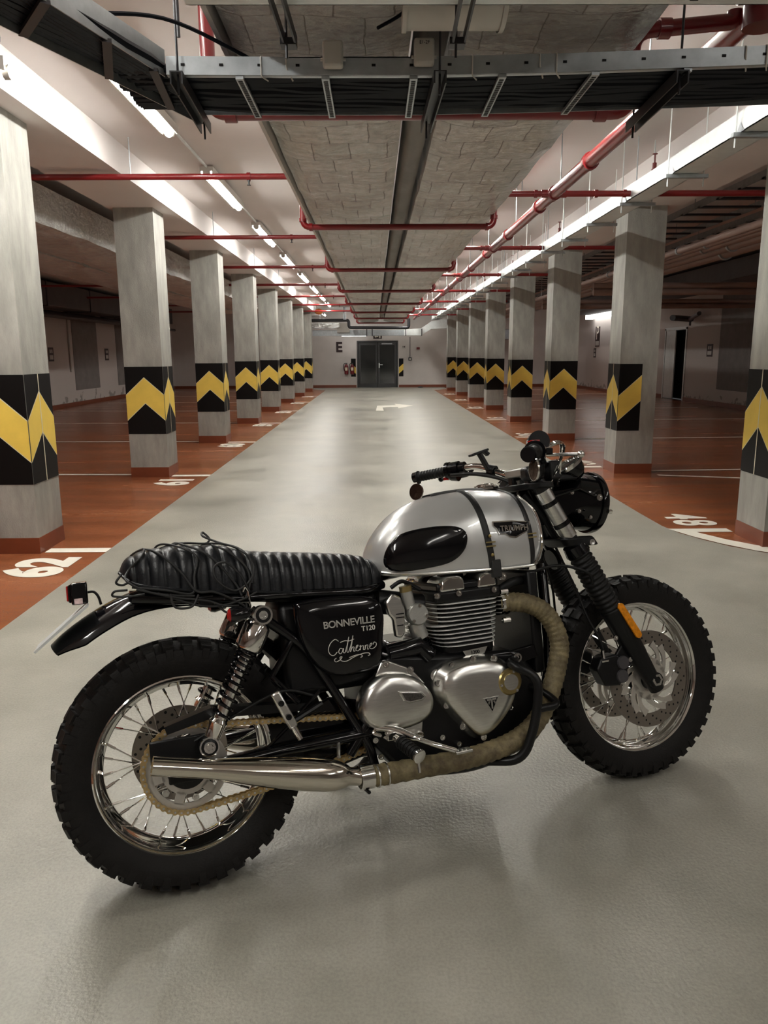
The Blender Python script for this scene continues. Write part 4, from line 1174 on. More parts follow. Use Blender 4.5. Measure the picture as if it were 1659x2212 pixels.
# ------------------------------------------------------------------ rear mudguard, tail light, plate
pm = [(-.303, .676), (-.275, .700), (-.240, .724), (-.19, .752), (-.12, .782), (-.04, .797), (.06, .795), (.18, .775)]
pmc = cr([(x, 0, z) for x, z in pm], 5)
def mud(u, v, th=0.0):
    i = min(int(u * (len(pmc) - 1)), len(pmc) - 2); t = u * (len(pmc) - 1) - i
    p = pmc[i].lerp(pmc[i + 1], t); d = (pmc[i + 1] - pmc[i]).normalized(); nn = Vector((-d.z, 0, d.x))
    s_ = v * 2 - 1; a = s_ * R(80)
    drop = .030 + .034 * min(1, u / .25)
    return p + Vector((0, 1, 0)) * ((.085 - th) * math.sin(a)) - nn * (drop * (1 - math.cos(a)) + th)
b = MB().grid(lambda u, v: mud(u, v), 24, 17).grid(lambda u, v: mud(u, v, .004), 24, 17)
rm = P_('rear_mudguard', b, 'gblack')
np_ = MB().prism([(-.338, .672), (-.334, .668), (-.205, .768), (-.209, .773)], lambda a, c_: (a, -.09, c_), lambda a, c_: (a, .09, c_))
P_('number_plate', np_, 'galvl', smooth=False)
tl = P_('tail_light', MB().box((-.245, -.038, .772), (-.205, .038, .828)).box((-.252, -.032, .778), (-.243, .032, .824)), 'gblack', bevel=.008)
P_('red_lens', MB().box((-.256, -.028, .782), (-.250, .028, .822)), 'redlens', tl, bevel=.003)
P_('clear_window', MB().box((-.238, -.0395, .774), (-.218, .0395, .788)), 'clear', tl, smooth=False)
P_('bracket', MB().tube(cr([(-.206, 0, .800), (-.19, 0, .799), (-.18, 0, .785), (-.175, 0, .764)], 5), .0035, 8), 'sblack', tl)
for s_ in (-1, 1):
    t_ = P_('turn_signal', MB().lathe([(0, .0), (.0, .018), (.012, .021), (.045, .014), (.058, 0)], (.128, s_ * .185, .712), (1, 0, 0), 18), 'gblack')
    P_('red_lens', MB().lathe([(0, .0), (-.006, .012), (0, .018)], (.128, s_ * .185, .712), (1, 0, 0), 18), 'redlens', t_)
    P_('stalk', MB().tube([(.155, s_ * .185, .712), (.165, s_ * .12, .72)], .007, 8), 'gblack', t_)
P_('helmet_lock', MB().box((.06, -.125, .735), (.10, -.10, .765)), 'sblack', bevel=.004)

# ------------------------------------------------------------------ rear shocks
def shock(s_):
    T = Vector((.216, s_ * .15, .700)); Bm = Vector((.052, s_ * .15, .388)); d = (Bm - T); L = d.length; d.normalize()
    at = lambda t: T + d * (L * t)
    body = MB().tube([at(.30), at(.86)], .0165, 16)
    sh = P_('rear_shock', body, 'chrome')
    P_('top_cover', MB().lathe([(.022, .0), (.022, .027), (.032, .035), (.088, .036), (.096, .032), (.096, 0)], T, d, 28), 'chrome', sh)
    P_('top_eye', MB().lathe([(-.016, .010), (-.016, .024), (.016, .024), (.016, .010)], T, (0, 1, 0), 20, closed=True).tube([at(.04), at(.16)], .012, 10), 'sblack', sh)
    P_('eye_ring', MB().lathe([(-.018, .020), (-.018, .025), (-.014, .025), (-.014, .020)], T, (0, 1, 0), 20, closed=True), 'chrome', sh)
    bolt(sh, T + Vector((0, s_ * .014, 0)), .012, (0, s_, 0), 'alu')
    x, y_, _ = frame_of(d); pts = []; turns = 12
    for i in range(turns * 14 + 1):
        u = i / (turns * 14); dens = .27 + .53 * (u ** 1.55 if True else u)
        a = 2 * PI * turns * u
        pts.append(at(dens) + x * (.0245 * math.cos(a)) + y_ * (.0245 * math.sin(a)))
    P_('coil_spring', MB().tube(pts, .0040, 7), 'gblack', sh)
    P_('lower_collar', MB().lathe([(0, .021), (.008, .026), (.012, .023), (.050, .020), (.056, .012)], at(.80), d, 24), 'chrome', sh)
    P_('bottom_eye', MB().lathe([(-.018, .0), (-.018, .018), (-.014, .024), (.014, .024), (.018, .018), (.018, 0)], Bm, (0, 1, 0), 24), 'sblack', sh)
    P_('eye_ring', MB().lathe([(-.020, .021), (-.020, .025), (-.015, .026), (-.015, .021)], Bm, (0, s_ * -1, 0), 24, closed=True), 'chrome', sh)
    bolt(sh, Bm + Vector((0, s_ * .018, 0)), .015, (0, s_, 0), 'chrome')
shock(-1); shock(1)

# ------------------------------------------------------------------ seat
SX = [-.125, -.11, -.09, -.05, 0, .10, .155, .20, .30, .43, .53, .575, .592]
ST = [.850, .872, .887, .897, .901, .896, .888, .872, .858, .842, .825, .800, .770]
SB = [.842, .825, .812, .800, .790, .772, .764, .760, .748, .738, .733, .735, .755]
SW = [.045, .075, .095, .112, .120, .126, .128, .128, .126, .118, .105, .085, .05]
def seat_pt(x, a, off=0.0, rib=True):
    """a: -1 right lower edge .. 0 top .. 1 left lower edge"""
    zt = pch(x, SX, ST); zb = pch(x, SX, SB); w_ = pch(x, SX, SW)
    pitch = .0295 if x > .165 else .036
    rr = abs(math.sin(PI * ((x - .165) / pitch)))
    rd = (.0075 * (rr ** .55) - .0075) if rib else 0
    hgt = zt - zb; th = a * PI / 2
    n = .52
    sy = math.copysign(abs(math.sin(th)) ** n, th); cz = abs(math.cos(th)) ** .62
    wv = w_ + rd + off; hv = hgt + rd + off
    return Vector((x, wv * sy, zb + hv * cz))
b = MB()
NU = 330
b.grid(lambda u, v: seat_pt(SX[0] + .717 * u, v * 2 - 1), NU, 33)
def seat_bot(u, v):
    x = SX[0] + .717 * u; q = seat_pt(x, -1 if v < .5 else 1); return Vector((x, q.y, q.z)) if v in (0, 1) else Vector((x, 0, q.z))
b.grid(lambda u, v: seat_bot(u, v), NU, 3)
seat = P_('seat', b, 'leather', sharp=75)
P_('seat_piping', MB().tube([seat_pt(SX[0] + .717 * i / 60, -1) + Vector((0, -.002, .0)) for i in range(61)], .004, 8), 'leather', seat)
P_('seat_base', MB().grid(lambda u, v: (SX[0] + .04 + .62 * u, (v * 2 - 1) * (pch(SX[0] + .04 + .62 * u, SX, SW) - .012), pch(SX[0] + .04 + .62 * u, SX, SB) - .004), 20, 2).grid(lambda u, v: (SX[0] + .04 + .62 * u, (v * 2 - 1) * (pch(SX[0] + .04 + .62 * u, SX, SW) - .03), pch(SX[0] + .04 + .62 * u, SX, SB) - .028), 20, 2).grid(lambda u, v: (SX[0] + .04 + .62 * u, -(pch(SX[0] + .04 + .62 * u, SX, SW) - .012 - .018 * v), pch(SX[0] + .04 + .62 * u, SX, SB) - .004 - .024 * v), 20, 2), 'sblack', seat)

# ------------------------------------------------------------------ tank
TX = [.566, .580, .610, .665, .73, .82, .90, .975, 1.04, 1.085, 1.115, 1.130]
TT = [.800, .846, .890, .938, .968, .987, .992, .989, .975, .952, .915, .870]
TB = [.775, .765, .757, .750, .746, .743, .740, .737, .737, .745, .765, .800]
TW = [.045, .072, .098, .120, .134, .146, .152, .152, .144, .125, .095, .050]
def tank_yz(x, a, off=0.0):
    zt = pch(x, TX, TT); zb = pch(x, TX, TB); w_ = pch(x, TX, TW)
    zm = zb + (zt - zb) * .34
    th = a * PI  # 0 top .. +-1 bottom
    sgn = 1 if a >= 0 else -1; aa = abs(a)
    if aa <= .62:
        t = aa / .62 * PI / 2
        y = w_ * math.sin(t) ** .82; z = zm + (zt - zm) * max(0, math.cos(t)) ** .92
    elif aa <= .9:
        t = (aa - .62) / .28; y = w_ * (1 - .10 * t * t); z = zm + (zb + .008 - zm) * t
    else:
        t = (aa - .9) / .1; y = w_ * .90 * (1 - t); z = zb + .008 - .008 * min(1, t * 8)
    nrm = Vector((0, y, (z - zm) if z > zm else 0)); 
    if nrm.length > 1e-6: nrm.normalize()
    else: nrm = Vector((0, 0, 1))
    return Vector((x, sgn * (y + nrm.y * off), z + nrm.z * off))
tank = P_('fuel_tank', MB().grid(lambda u, v: tank_yz(TX[0] + (TX[-1] - TX[0]) * (1 - (1 - u) ** 1.0), v * 2 - 1), 90, 73).poly([tank_yz(TX[0], v / 36 - 1) for v in range(72)]).poly([tank_yz(TX[-1], v / 36 - 1) for v in range(72)]), 'silver', sharp=60)
def tank_at(x, z, off=.003, s_=-1):
    """surface point on the tank side at height z"""
    lo, hi = 0.0, .9
    for _ in range(30):
        m = (lo + hi) / 2
        if tank_yz(x, m).z > z: lo = m
        else: hi = m
    p = tank_yz(x, lo, off); return Vector((p.x, abs(p.y) * s_, p.z))
P_('seam_trim', MB().tube([tank_at(TX[0] + .02 + (1.07 - TX[0] - .02) * i / 50, pch(TX[0] + .02 + (1.07 - TX[0] - .02) * i / 50, TX, TB) + .006, .003) for i in range(51)], .0045, 8), 'alu', tank)
def pad(outline, s_, m, name, off=.007):
    n = 48; oc = cr([(x, 0, z) for x, z in outline], 8, closed=True); c0 = sum(oc, Vector()) / len(oc)
    rings = [(1.0, .0), (.985, off * .7), (.94, off), (.80, off), (.55, off), (.3, off), (.02, off)]
    b = MB(); k = len(oc); o = 0
    for f, h in rings:
        for p in oc:
            q = c0 + (p - c0) * f; b.v.append(tuple(tank_at(q.x, q.z, h, s_)))
    for r_ in range(len(rings) - 1):
        for j in range(k):
            j2 = (j + 1) % k; b.face((r_ * k + j, r_ * k + j2, (r_ + 1) * k + j2, (r_ + 1) * k + j))
    b.face([(len(rings) - 1) * k + j for j in range(k)])
    return P_(name, b, m, tank, sharp=50)
KP = [(.592, .792), (.602, .835), (.640, .872), (.715, .886), (.798, .883), (.832, .860), (.822, .815), (.780, .782), (.707, .770), (.622, .769)]
pad(KP, -1, 'gblack', 'knee_pad'); pad(KP, 1, 'gblack', 'knee_pad')
# straps round the tank
def strap(xtop, xbot, wd=.022, name='tank_strap', a0=-.9, a1=.9, m='strap'):
    def fn(u, v):
        a = a0 + (a1 - a0) * u; x = xtop + (xbot - xtop) * min(1, abs(a) / .9) ** 1.2 + (v - .5) * wd
        return tank_yz(x, a, .0035 if 0 < v < 1 else .0008)
    return P_(name, MB().grid(fn, 61, 5), m, tank, sharp=60)
s1 = strap(.872, .912); s2 = strap(1.035, 1.055, .020)
def cen(u, v):
    x = .78 + .31 * u; return tank_yz(x, (v - .5) * .16, .005 if 0 < v < 1 else .001)
P_('tank_centre_pad', MB().grid(cen, 30, 7), 'strap', tank)
for sx, zz in ((.9, .845), (.905, .79)):
    p = tank_at(sx, zz, .006)
    P_('strap_stud', MB().lathe([(0, .005), (.003, .005), (.004, 0)], p, (0, -1, 0), 10), 'brass', tank)
p = tank_at(.901, .822, .006)
P_('strap_buckle', MB().box((p.x - .015, p.y - .004, p.z - .008), (p.x + .015, p.y, p.z - .004)).box((p.x - .015, p.y - .004, p.z + .004), (p.x + .015, p.y, p.z + .008)), 'brass', tank, smooth=False)
P_('strap_loop', MB().box((.905, -.150, .722), (.935, -.136, .775)), 'strap', tank, bevel=.003)
p = tank_at(1.05, .835, .006)
P_('strap_buckle', MB().box((p.x - .014, p.y - .005, p.z - .008), (p.x + .012, p.y, p.z - .004)).box((p.x - .014, p.y - .005, p.z + .003), (p.x + .012, p.y, p.z + .007)), 'brass', tank, smooth=False)
P_('chrome_edge_trim', MB().tube(cr([tank_yz(1.07, -.12, .006), tank_yz(1.09, -.3, .006), tank_yz(1.10, -.45, .006), tank_yz(1.098, -.62, .006), tank_yz(1.085, -.78, .006), tank_yz(1.06, -.89, .006)], 6), .004, 8), 'chrome', tank)
# filler cap
cp = P_('filler_cap', MB().lathe([(0, .042), (.006, .042), (.010, .038), (.010, .030), (.016, .028), (.019, .020), (.019, 0)], (.985, 0, .988), (-.05, 0, 1), 32), 'chrome', tank)
for i in range(6):
    a = i * PI / 3
    MB().lathe([(0, .0045), (.004, .004), (.004, 0)], (.985 + .034 * math.cos(a), .034 * math.sin(a), .997), (0, 0, 1), 8).build('cap_screw', 'alu', cp)
# badge
def onT(x, z, off): return tank_at(x, z, off)
bg = MB()
bx = [(.918, .886), (.985, .884), (1.052, .876), (1.050, .870), (1.036, .848), (1.005, .838), (.99, .832), (.968, .836), (.955, .846), (.935, .846), (.926, .866), (.917, .876)]
def badge(pl, off, m, name):
    b = MB(); n = len(pl); o = 0
    cx = sum(p[0] for p in pl) / n; cz = sum(p[1] for p in pl) / n
    for f in (1.0, .66, .33):
        for x, z in pl: b.v.append(tuple(onT(cx + (x - cx) * f, cz + (z - cz) * f, off)))
    for x, z in pl: b.v.append(tuple(onT(x, z, 0)))
    for r_ in (0, 1):
        for j in range(n): b.face((r_ * n + j, r_ * n + (j + 1) % n, (r_ + 1) * n + (j + 1) % n, (r_ + 1) * n + j))
    b.face([2 * n + j for j in range(n)])
    for j in range(n): b.face((j, (j + 1) % n, 3 * n + (j + 1) % n, 3 * n + j))
    return P_(name, b, m, tank, smooth=False)
badge(bx, .004, 'chrome', 'tank_badge')
badge([(.984 + (x - .984) * .94, .862 + (z - .862) * .84) for x, z in bx], .0052, 'gblack', 'badge_field')
pa = onT(.94, .862, .007); pb2 = onT(1.04, .858, .007)
xd = (pb2 - pa).normalized(); zd = (onT(.98, .875, .007) - onT(.98, .85, .007)).normalized(); yd = xd.cross(zd).normalized() 
mx = Matrix(((xd.x, zd.x, yd.x, 0), (xd.y, zd.y, yd.y, 0), (xd.z, zd.z, yd.z, 0), (0, 0, 0, 1)))
mx.translation = (pa + pb2) / 2 + Vector((-.004, -.0035, 0))
text_mesh('badge_lettering', 'TRIUMPH', .023, 'chrome', mx, tank, .0012, bold=.0004, space=1.05)

# ------------------------------------------------------------------ side panel with lettering
SPL = [(.305, .700), (.33, .722), (.45, .722), (.535, .705), (.558, .665), (.550, .59), (.538, .525), (.505, .506), (.41, .508), (.355, .54), (.318, .61)]
def panel(s_):
    oc = cr([(x, 0, z) for x, z in SPL], 6, closed=True); c0 = sum(oc, Vector()) / len(oc); b = MB(); k = len(oc)
    rings = [(1.0, .115), (1.0, .132), (.97, .143), (.90, .149), (.7, .153), (.4, .155), (.02, .155)]
    for f, y in rings:
        for p in oc:
            q = c0 + (p - c0) * f; b.v.append((q.x, s_ * y, q.z))
    for r_ in range(len(rings) - 1):
        for j in range(k):
            j2 = (j + 1) % k; b.face((r_ * k + j, r_ * k + j2, (r_ + 1) * k + j2, (r_ + 1) * k + j))
    b.face([(len(rings) - 1) * k + j for j in range(k)])
    return P_('side_panel', b, 'gblack', sharp=60)
sp1 = panel(-1); panel(1)
def side_mx(x, z, y=-.1565, rot=0.0):
    # text plane facing -Y, x forward
    return Matrix.Translation((x, y, z)) @ Matrix.Rotation(PI / 2, 4, 'X') @ Matrix.Rotation(rot, 4, 'Z')
text_mesh('model_lettering', 'BONNEVILLE', .0265, 'decal', side_mx(.450, .650, rot=-.0), sp1, .0006, space=.95, bold=.0003)
text_mesh('model_lettering', 'BONNEVILLE', .0265, 'gblack', side_mx(.450, .650, -.1578, rot=-.0), sp1, .0003, space=.95, bold=-.0011)
text_mesh('model_number', 'T120', .019, 'decal', side_mx(.503, .628), sp1, .0006, bold=.0003)
# script name drawn with strokes
def stroke(pts, r=.0011):
    return MB().tube(cr([(x, -.1572, z) for x, z in pts], 6), r, 6)
ox, oz = .385, .570
scr = [
    [(.030, .034), (.020, .040), (.006, .030), (.000, .014), (.004, .002), (.014, -.002), (.024, .006)],
    [(.040, .012), (.033, .014), (.028, .006), (.031, .000), (.037, .003), (.042, .013), (.041, .002), (.046, .001)],
    [(.046, .002), (.053, .020), (.060, .042), (.054, .020), (.051, .003), (.056, .001)],
    [(.034, .030), (.048, .033), (.060, .031), (.074, .034)],
    [(.056, .002), (.066, .024), (.072, .044), (.066, .020), (.061, .001), (.067, .012), (.072, .012), (.070, .002), (.075, .002)],
    [(.076, .006), (.082, .012), (.084, .016), (.079, .014), (.077, .004), (.083, .001), (.089, .006)],
    [(.088, .012), (.091, .014), (.089, .002), (.092, .011), (.097, .013)],
    [(.100, .013), (.098, .003), (.102, .002)],
    [(.105, .013), (.103, .002), (.107, .012), (.112, .012), (.110, .002), (.114, .002)],
    [(.116, .006), (.122, .011), (.124, .016), (.119, .014), (.117, .004), (.124, .001), (.134, .006), (.137, .014), (.131, .018), (.127, .012)],
    [(.020, -.010), (.014, -.014), (.018, -.020), (.030, -.016), (.036, -.009), (.030, -.010), (.033, -.019), (.048, -.022), (.070, -.014), (.095, -.008), (.112, -.009), (.116, -.014), (.110, -.016)],
    [(.056, -.014), (.075, -.010), (.088, -.010), (.094, -.015), (.088, -.018)],
]
for q in scr:
    stroke([(ox + x, oz + z) for x, z in q]).build('script_stroke', 'decal', sp1)

# ------------------------------------------------------------------ engine
P_('crankcase', MB().prism([(.50, .30), (.56, .22), (.80, .195), (.97, .215), (1.03, .30), (1.03, .43), (.97, .50), (.70, .525), (.56, .545), (.50, .45)], lambda a, c_: (a, -.135, c_), lambda a, c_: (a, .135, c_)), 'sblack', bevel=.015)
P_('crankcase_top', MB().box((.57, -.10, .50), (.72, .10, .57)), 'gblack', bevel=.02)
P_('starter_cover', MB().tube([(.57, -.115, .545), (.66, -.125, .555), (.69, -.125, .52)], .026, 14), 'gblack')
P_('cylinder_core', MB().box((.735, -.125, .50), (.905, .125, .70)), 'sblack', bevel=.02)
def rr_poly(x0, x1, y0, y1, r, n=5):
    out = []
    for cx, cy, a0 in ((x1 - r, y1 - r, 0), (x0 + r, y1 - r, 90), (x0 + r, y0 + r, 180), (x1 - r, y0 + r, 270)):
        for i in range(n + 1):
            a = R(a0 + 90 * i / n); out.append((cx + r * math.cos(a), cy + r * math.sin(a)))
    return out
for i in range(11):
    z = .662 - i * .0122
    f = i / 10
    xa = .728 if i < 5 else .705 + .010 * (i - 5) * .6; xb = .925 - .018 * f
    pl = rr_poly(xa, xb, -.150, .150, .045)
    P_('cylinder_fin', MB().prism(pl, lambda a, c_: (a, c_, z - .0026), lambda a, c_: (a, c_, z + .0012)), 'sblack', smooth=False)
    pl2 = rr_poly(xa - .0012, xb + .0012, -.1514, .1514, .046)
    P_('fin_edge', MB().prism(pl2, lambda a, c_: (a, c_, z - .0006), lambda a, c_: (a, c_, z + .0016)), 'finedge', smooth=False)
P_('cylinder_head', MB().box((.715, -.14, .668), (.93, .14, .700)).box((.73, -.13, .695), (.93, .13, .722)), 'sblack', bevel=.008)
for xa, xb, y0 in ((.742, .812, -.135), (.862, .915, -.135)):
    for s_ in (-1, 1):
        P_('rocker_cover', MB().prism([(xa - .008, .698), (xa, .728), (xa + .02, .740), (xb - .012, .740), (xb, .730), (xb + .004, .698)], lambda a, c_: (a, s_ * .142, c_), lambda a, c_: (a, s_ * .03, c_)), 'chrome', bevel=.006)
P_('cam_chain_housing', MB().box((.80, -.03, .70), (.87, .03, .755)), 'sblack', bevel=.01)
for x, z in ((.79, .690), (.905, .688), (.722, .690)):
    bolt(bike, (x, -.142, z), .009, (0, -1, 0), 'chrome', 'head_bolt')
P_('engine_plate', MB().prism([(.79, .522), (.87, .526), (.858, .506), (.80, .504)], lambda a, c_: (a, -.138, c_), lambda a, c_: (a, -.134, c_)), 'alu', smooth=False)
text_mesh('capacity_mark', '1200', .014, 'gblack', side_mx(.829, .514, -.1385), None, .0004, bold=.0003).parent = bike
# domed covers
def dome(name, outline, y0, y1, m, prof=None, n=6, s_=-1, sharp=60, lift=None):
    oc = cr([(x, 0, z) for x, z in outline], n, closed=True); c0 = sum(oc, Vector()) / len(oc); b = MB(); k = len(oc)
    prof = prof or [(1.0, 0), (1.0, .35), (.965, .62), (.90, .80), (.75, .93), (.5, .99), (.25, 1.0), (.02, 1.0)]
    for f, h in prof:
        for p in oc:
            q = c0 + (p - c0) * f; b.v.append((q.x, s_ * (y0 + (y1 - y0) * h), q.z))
    for r_ in range(len(prof) - 1):
        for j in range(k):
            j2 = (j + 1) % k; b.face((r_ * k + j, r_ * k + j2, (r_ + 1) * k + j2, (r_ + 1) * k + j))
    b.face([(len(prof) - 1) * k + j for j in range(k)])
    return P_(name, b, m, sharp=sharp)
CC = [(.684, .450), (.700, .482), (.745, .501), (.80, .504), (.86, .500), (.905, .480), (.936, .448), (.940, .405), (.928, .365), (.895, .322), (.850, .286), (.815, .273), (.785, .282), (.745, .325), (.705, .378), (.687, .415)]
cc = dome('clutch_cover', CC, .130, .195, 'alu', [(1.03, 0), (1.03, .30), (1.0, .42), (.955, .55), (.90, .80), (.84, .93), (.6, .985), (.3, 1.0), (.02, 1.0)])
for x, z in ((.690, .450), (.738, .492), (.805, .502), (.872, .494), (.708, .385), (.752, .318), (.815, .277), (.912, .345)):
    bolt(cc, (x, -.166, z), .0095, (0, -1, 0), 'chrome')
ocp = P_('oil_filler', MB().lathe([(.165, .038), (.194, .038), (.198, .034), (.198, .0)], (.903, 0, .425), (0, -1, 0), 32), 'brass', cc)
P_('filler_disc', MB().lathe([(.196, .024), (.202, .023), (.202, 0)], (.903, 0, .425), (0, -1, 0), 28), 'alu', cc)
for a in (1.2, 3.3, 5.3):
    bolt(cc, (.903 + .031 * math.cos(a), -.198, .425 + .031 * math.sin(a)), .0045, (0, -1, 0), 'chrome', h=.003)
tri = [(.812, .392), (.862, .392), (.837, .347)]
P_('badge_triangle', MB().prism(tri, lambda a, c_: (a, -.1925, c_), lambda a, c_: (a, -.1965, c_)), 'alu', cc, smooth=False)
tri2 = [(.837 + (x - .837) * .82, .377 + (z - .377) * .82) for x, z in tri]
P_('badge_field', MB().prism(tri2, lambda a, c_: (a, -.196, c_), lambda a, c_: (a, -.1975, c_)), 'gblack', cc, smooth=False)
P_('badge_letter', MB().box((.822, -.1985, .3835), (.852, -.1970, .3885)).box((.8345, -.1985, .360), (.8395, -.1970, .3885)).box((.826, -.1985, .3735), (.829, -.1970, .380)).box((.845, -.1985, .3735), (.848, -.1970, .380)).box((.826, -.1985, .3785), (.832, -.1970, .3815)).box((.842, -.1985, .3785), (.848, -.1970, .3815)), 'alu', cc, smooth=False)
SCV = [(.456, .425), (.475, .465), (.505, .488), (.535, .500), (.575, .497), (.615, .484), (.650, .455), (.674, .415), (.668, .375), (.640, .352), (.590, .340), (.535, .340), (.485, .358), (.460, .388)]
sv = dome('sprocket_cover', SCV, .13, .188, 'alu', [(1.0, 0), (1.0, .25), (.985, .55), (.93, .80), (.82, .92), (.6, .98), (.3, 1.0), (.02, 1.0)])
P_('cover_lug', MB().prism([(.533, .53), (.552, .532), (.618, .500), (.632, .485), (.66, .45), (.5, .47)], lambda a, c_: (a, -.13, c_), lambda a, c_: (a, -.150, c_)), 'alu', sv, bevel=.004)
P_('cover_foot', MB().prism([(.575, .35), (.645, .36), (.636, .31), (.622, .300), (.590, .305), (.575, .325)], lambda a, c_: (a, -.13, c_), lambda a, c_: (a, -.150, c_)), 'alu', sv, bevel=.004)
for x, z in ((.545, .522), (.615, .496), (.592, .318), (.628, .313)): bolt(sv, (x, -.150, z), .0105, (0, -1, 0), 'chrome')
P_('cover_window_frame', MB().prism([(.560, .452), (.632, .440), (.642, .425), (.630, .416), (.588, .414), (.574, .422)], lambda a, c_: (a, -.178, c_), lambda a, c_: (a, -.1935, c_)), 'alu', sv, bevel=.003)
P_('cover_grille', MB().prism([(.570, .445), (.625, .436), (.634, .426), (.625, .421), (.592, .420), (.580, .425)], lambda a, c_: (a, -.188, c_), lambda a, c_: (a, -.1942, c_)), 'mesh', sv, smooth=False)
# throttle bodies (silver carburettor lookalikes)
tb = P_('throttle_body', MB().lathe([(.10, .030), (.135, .032), (.142, .028), (.142, 0)], (.662, 0, .645), (0, -1, 0), 28).tube([(.648, -.115, .660), (.640, -.115, .712)], .0175, 18).tube([(.66, -.11, .62), (.675, -.11, .575)], .024, 16), 'alud')
P_('top_cap', MB().tube([(.640, -.115, .711), (.638, -.115, .727)], .0185, 18), 'brass', tb)
for a in (1.4, 3.9, 6.0): bolt(tb, (.662 + .024 * math.cos(a), -.142, .645 + .024 * math.sin(a)), .005, (0, -1, 0), 'chrome', h=.003)
ac = P_('linkage_cover', MB().prism([(.565, .690), (.590, .712), (.612, .700), (.622, .665), (.618, .600), (.606, .585), (.588, .590), (.585, .640), (.572, .655)], lambda a, c_: (a, -.118, c_), lambda a, c_: (a, -.142, c_)), 'alu', bevel=.006)
P_('cover_holes', MB().box((.593, -.1435, .652), (.617, -.1425, .655)).box((.592, -.1435, .642), (.616, -.1425, .645)).box((.594, -.1435, .620), (.612, -.1425, .623)), 'sblack', ac, smooth=False)
P_('intake_duct', MB().tube([(.56, -.07, .69), (.70, -.07, .66)], .035, 16), 'sblack')
P_('fuel_hose', MB().tube(cr([(.60, -.10, .725), (.625, -.11, .74), (.65, -.10, .735), (.69, -.10, .71)], 6), .006, 8), 'grubber')
P_('oil_dipstick', MB().tube([(.695, -.13, .468), (.695, -.15, .468)], .018, 14), 'alu')
P_('radiator', MB().box((1.03, -.13, .42), (1.065, .13, .73)), 'sblack', bevel=.008)
P_('radiator_hose', MB().tube(cr([(1.03, -.09, .70), (.98, -.12, .70), (.94, -.11, .68)], 5), .014, 10), 'grubber')
bolt(bike, (.962, -.135, .480), .014, (0, -1, 0), 'chrome', 'engine_mount_bolt', .012)
P_('engine_mount', MB().prism([(.88, .50), (.95, .50), (1.03, .51), (1.04, .47), (.95, .455), (.91, .475)], lambda a, c_: (a, -.12, c_), lambda a, c_: (a, -.134, c_)), 'gblack', bevel=.004)
bolt(bike, (.945, -.125, .722), .011, (0, -1, 0), 'chrome', 'frame_bolt', .01)
for x, z in ((.500, .318), (.512, .270), (.75, .262), (.70, .29), (.475, .245)): bolt(bike, (x, -.137, z), .008, (0, -1, 0), 'alu', 'case_bolt')

# ------------------------------------------------------------------ exhausts
def header(s_):
    raw = [(.935, .643, .115), (.975, .642, .125), (1.02, .632, .135), (1.062, .606, .145), (1.090, .562, .152), (1.100, .505, .160), (1.085, .450, .165), (1.058, .395, .172), (1.018, .330, .178), (.968, .284, .184), (.900, .254, .188), (.82, .240, .190), (.735, .234, .190), (.60, .236, .190), (.49, .239, .190), (.445, .243, .190)]
    pts = cr([(x, s_ * y, z) for x, z, y in raw], 14)
    rs = [.0272 + .0034 * ((i % 4) / 4) for i in range(len(pts))]
    h_ = P_('exhaust_header', MB().tube(pts, rs, 20), 'wrap', sharp=80)
    P_('header_clamp', MB().lathe([(0, .026), (0, .036), (.012, .036), (.012, .030), (.020, .030), (.020, .038), (.032, .038), (.032, .028)], (.925, s_ * .112, .643), (1, s_ * -.2, 0), 20), 'chrome', h_)
    for dz in (-.05, .035): P_('clamp_spring', MB().lathe([(0, .008), (.024, .008), (.024, 0)], (.930, s_ * .135, .643 + dz), (1, 0, 0), 8), 'chrome', h_)
    for x in (.478, .505): P_('wrap_tie', MB().lathe([(-.002, .0285), (-.002, .0315), (.002, .0315), (.002, .0285)], (x, s_ * .190, .2385), (1, 0, 0), 22, closed=True), 'alu', h_)
    cl = P_('pipe_clamp', MB().lathe([(-.018, .030), (-.018, .033), (.018, .033), (.018, .030)], (.447, s_ * .190, .243), (1, 0, -.02), 26, closed=True), 'chrome', h_)
    P_('clamp_bolt', MB().tube([(.447, s_ * .17, .206), (.447, s_ * .21, .206)], .005, 8), 'sblack', h_)
    d = Vector((.405 + .095, 0, .252 - .375)); L = d.length
    prof = [(0, .0205), (0, .0235), (.02, .0235), (.13, .0235), (.16, .026), (.24, .034), (.32, .0405), (.40, .0425), (.44, .042), (.47, .038), (.495, .030), (.505, .0235), (.545, .0225)]
    mf = P_('muffler', MB().lathe(prof + [(.545, .018), (.1, .018), (.05, .019), (0, .0205)], (-.090, s_ * .195, .375), d, 40), 'polish', sharp=50)
    P_('muffler_bore', MB().lathe([(.03, .0195), (.03, 0)], (-.090, s_ * .195, .375), d, 24), 'sblack', mf)
    P_('muffler_hanger', MB().tube([(.385, s_ * .165, .30), (.40, s_ * .12, .33)], .006, 8), 'alu', mf)
header(-1); header(1)

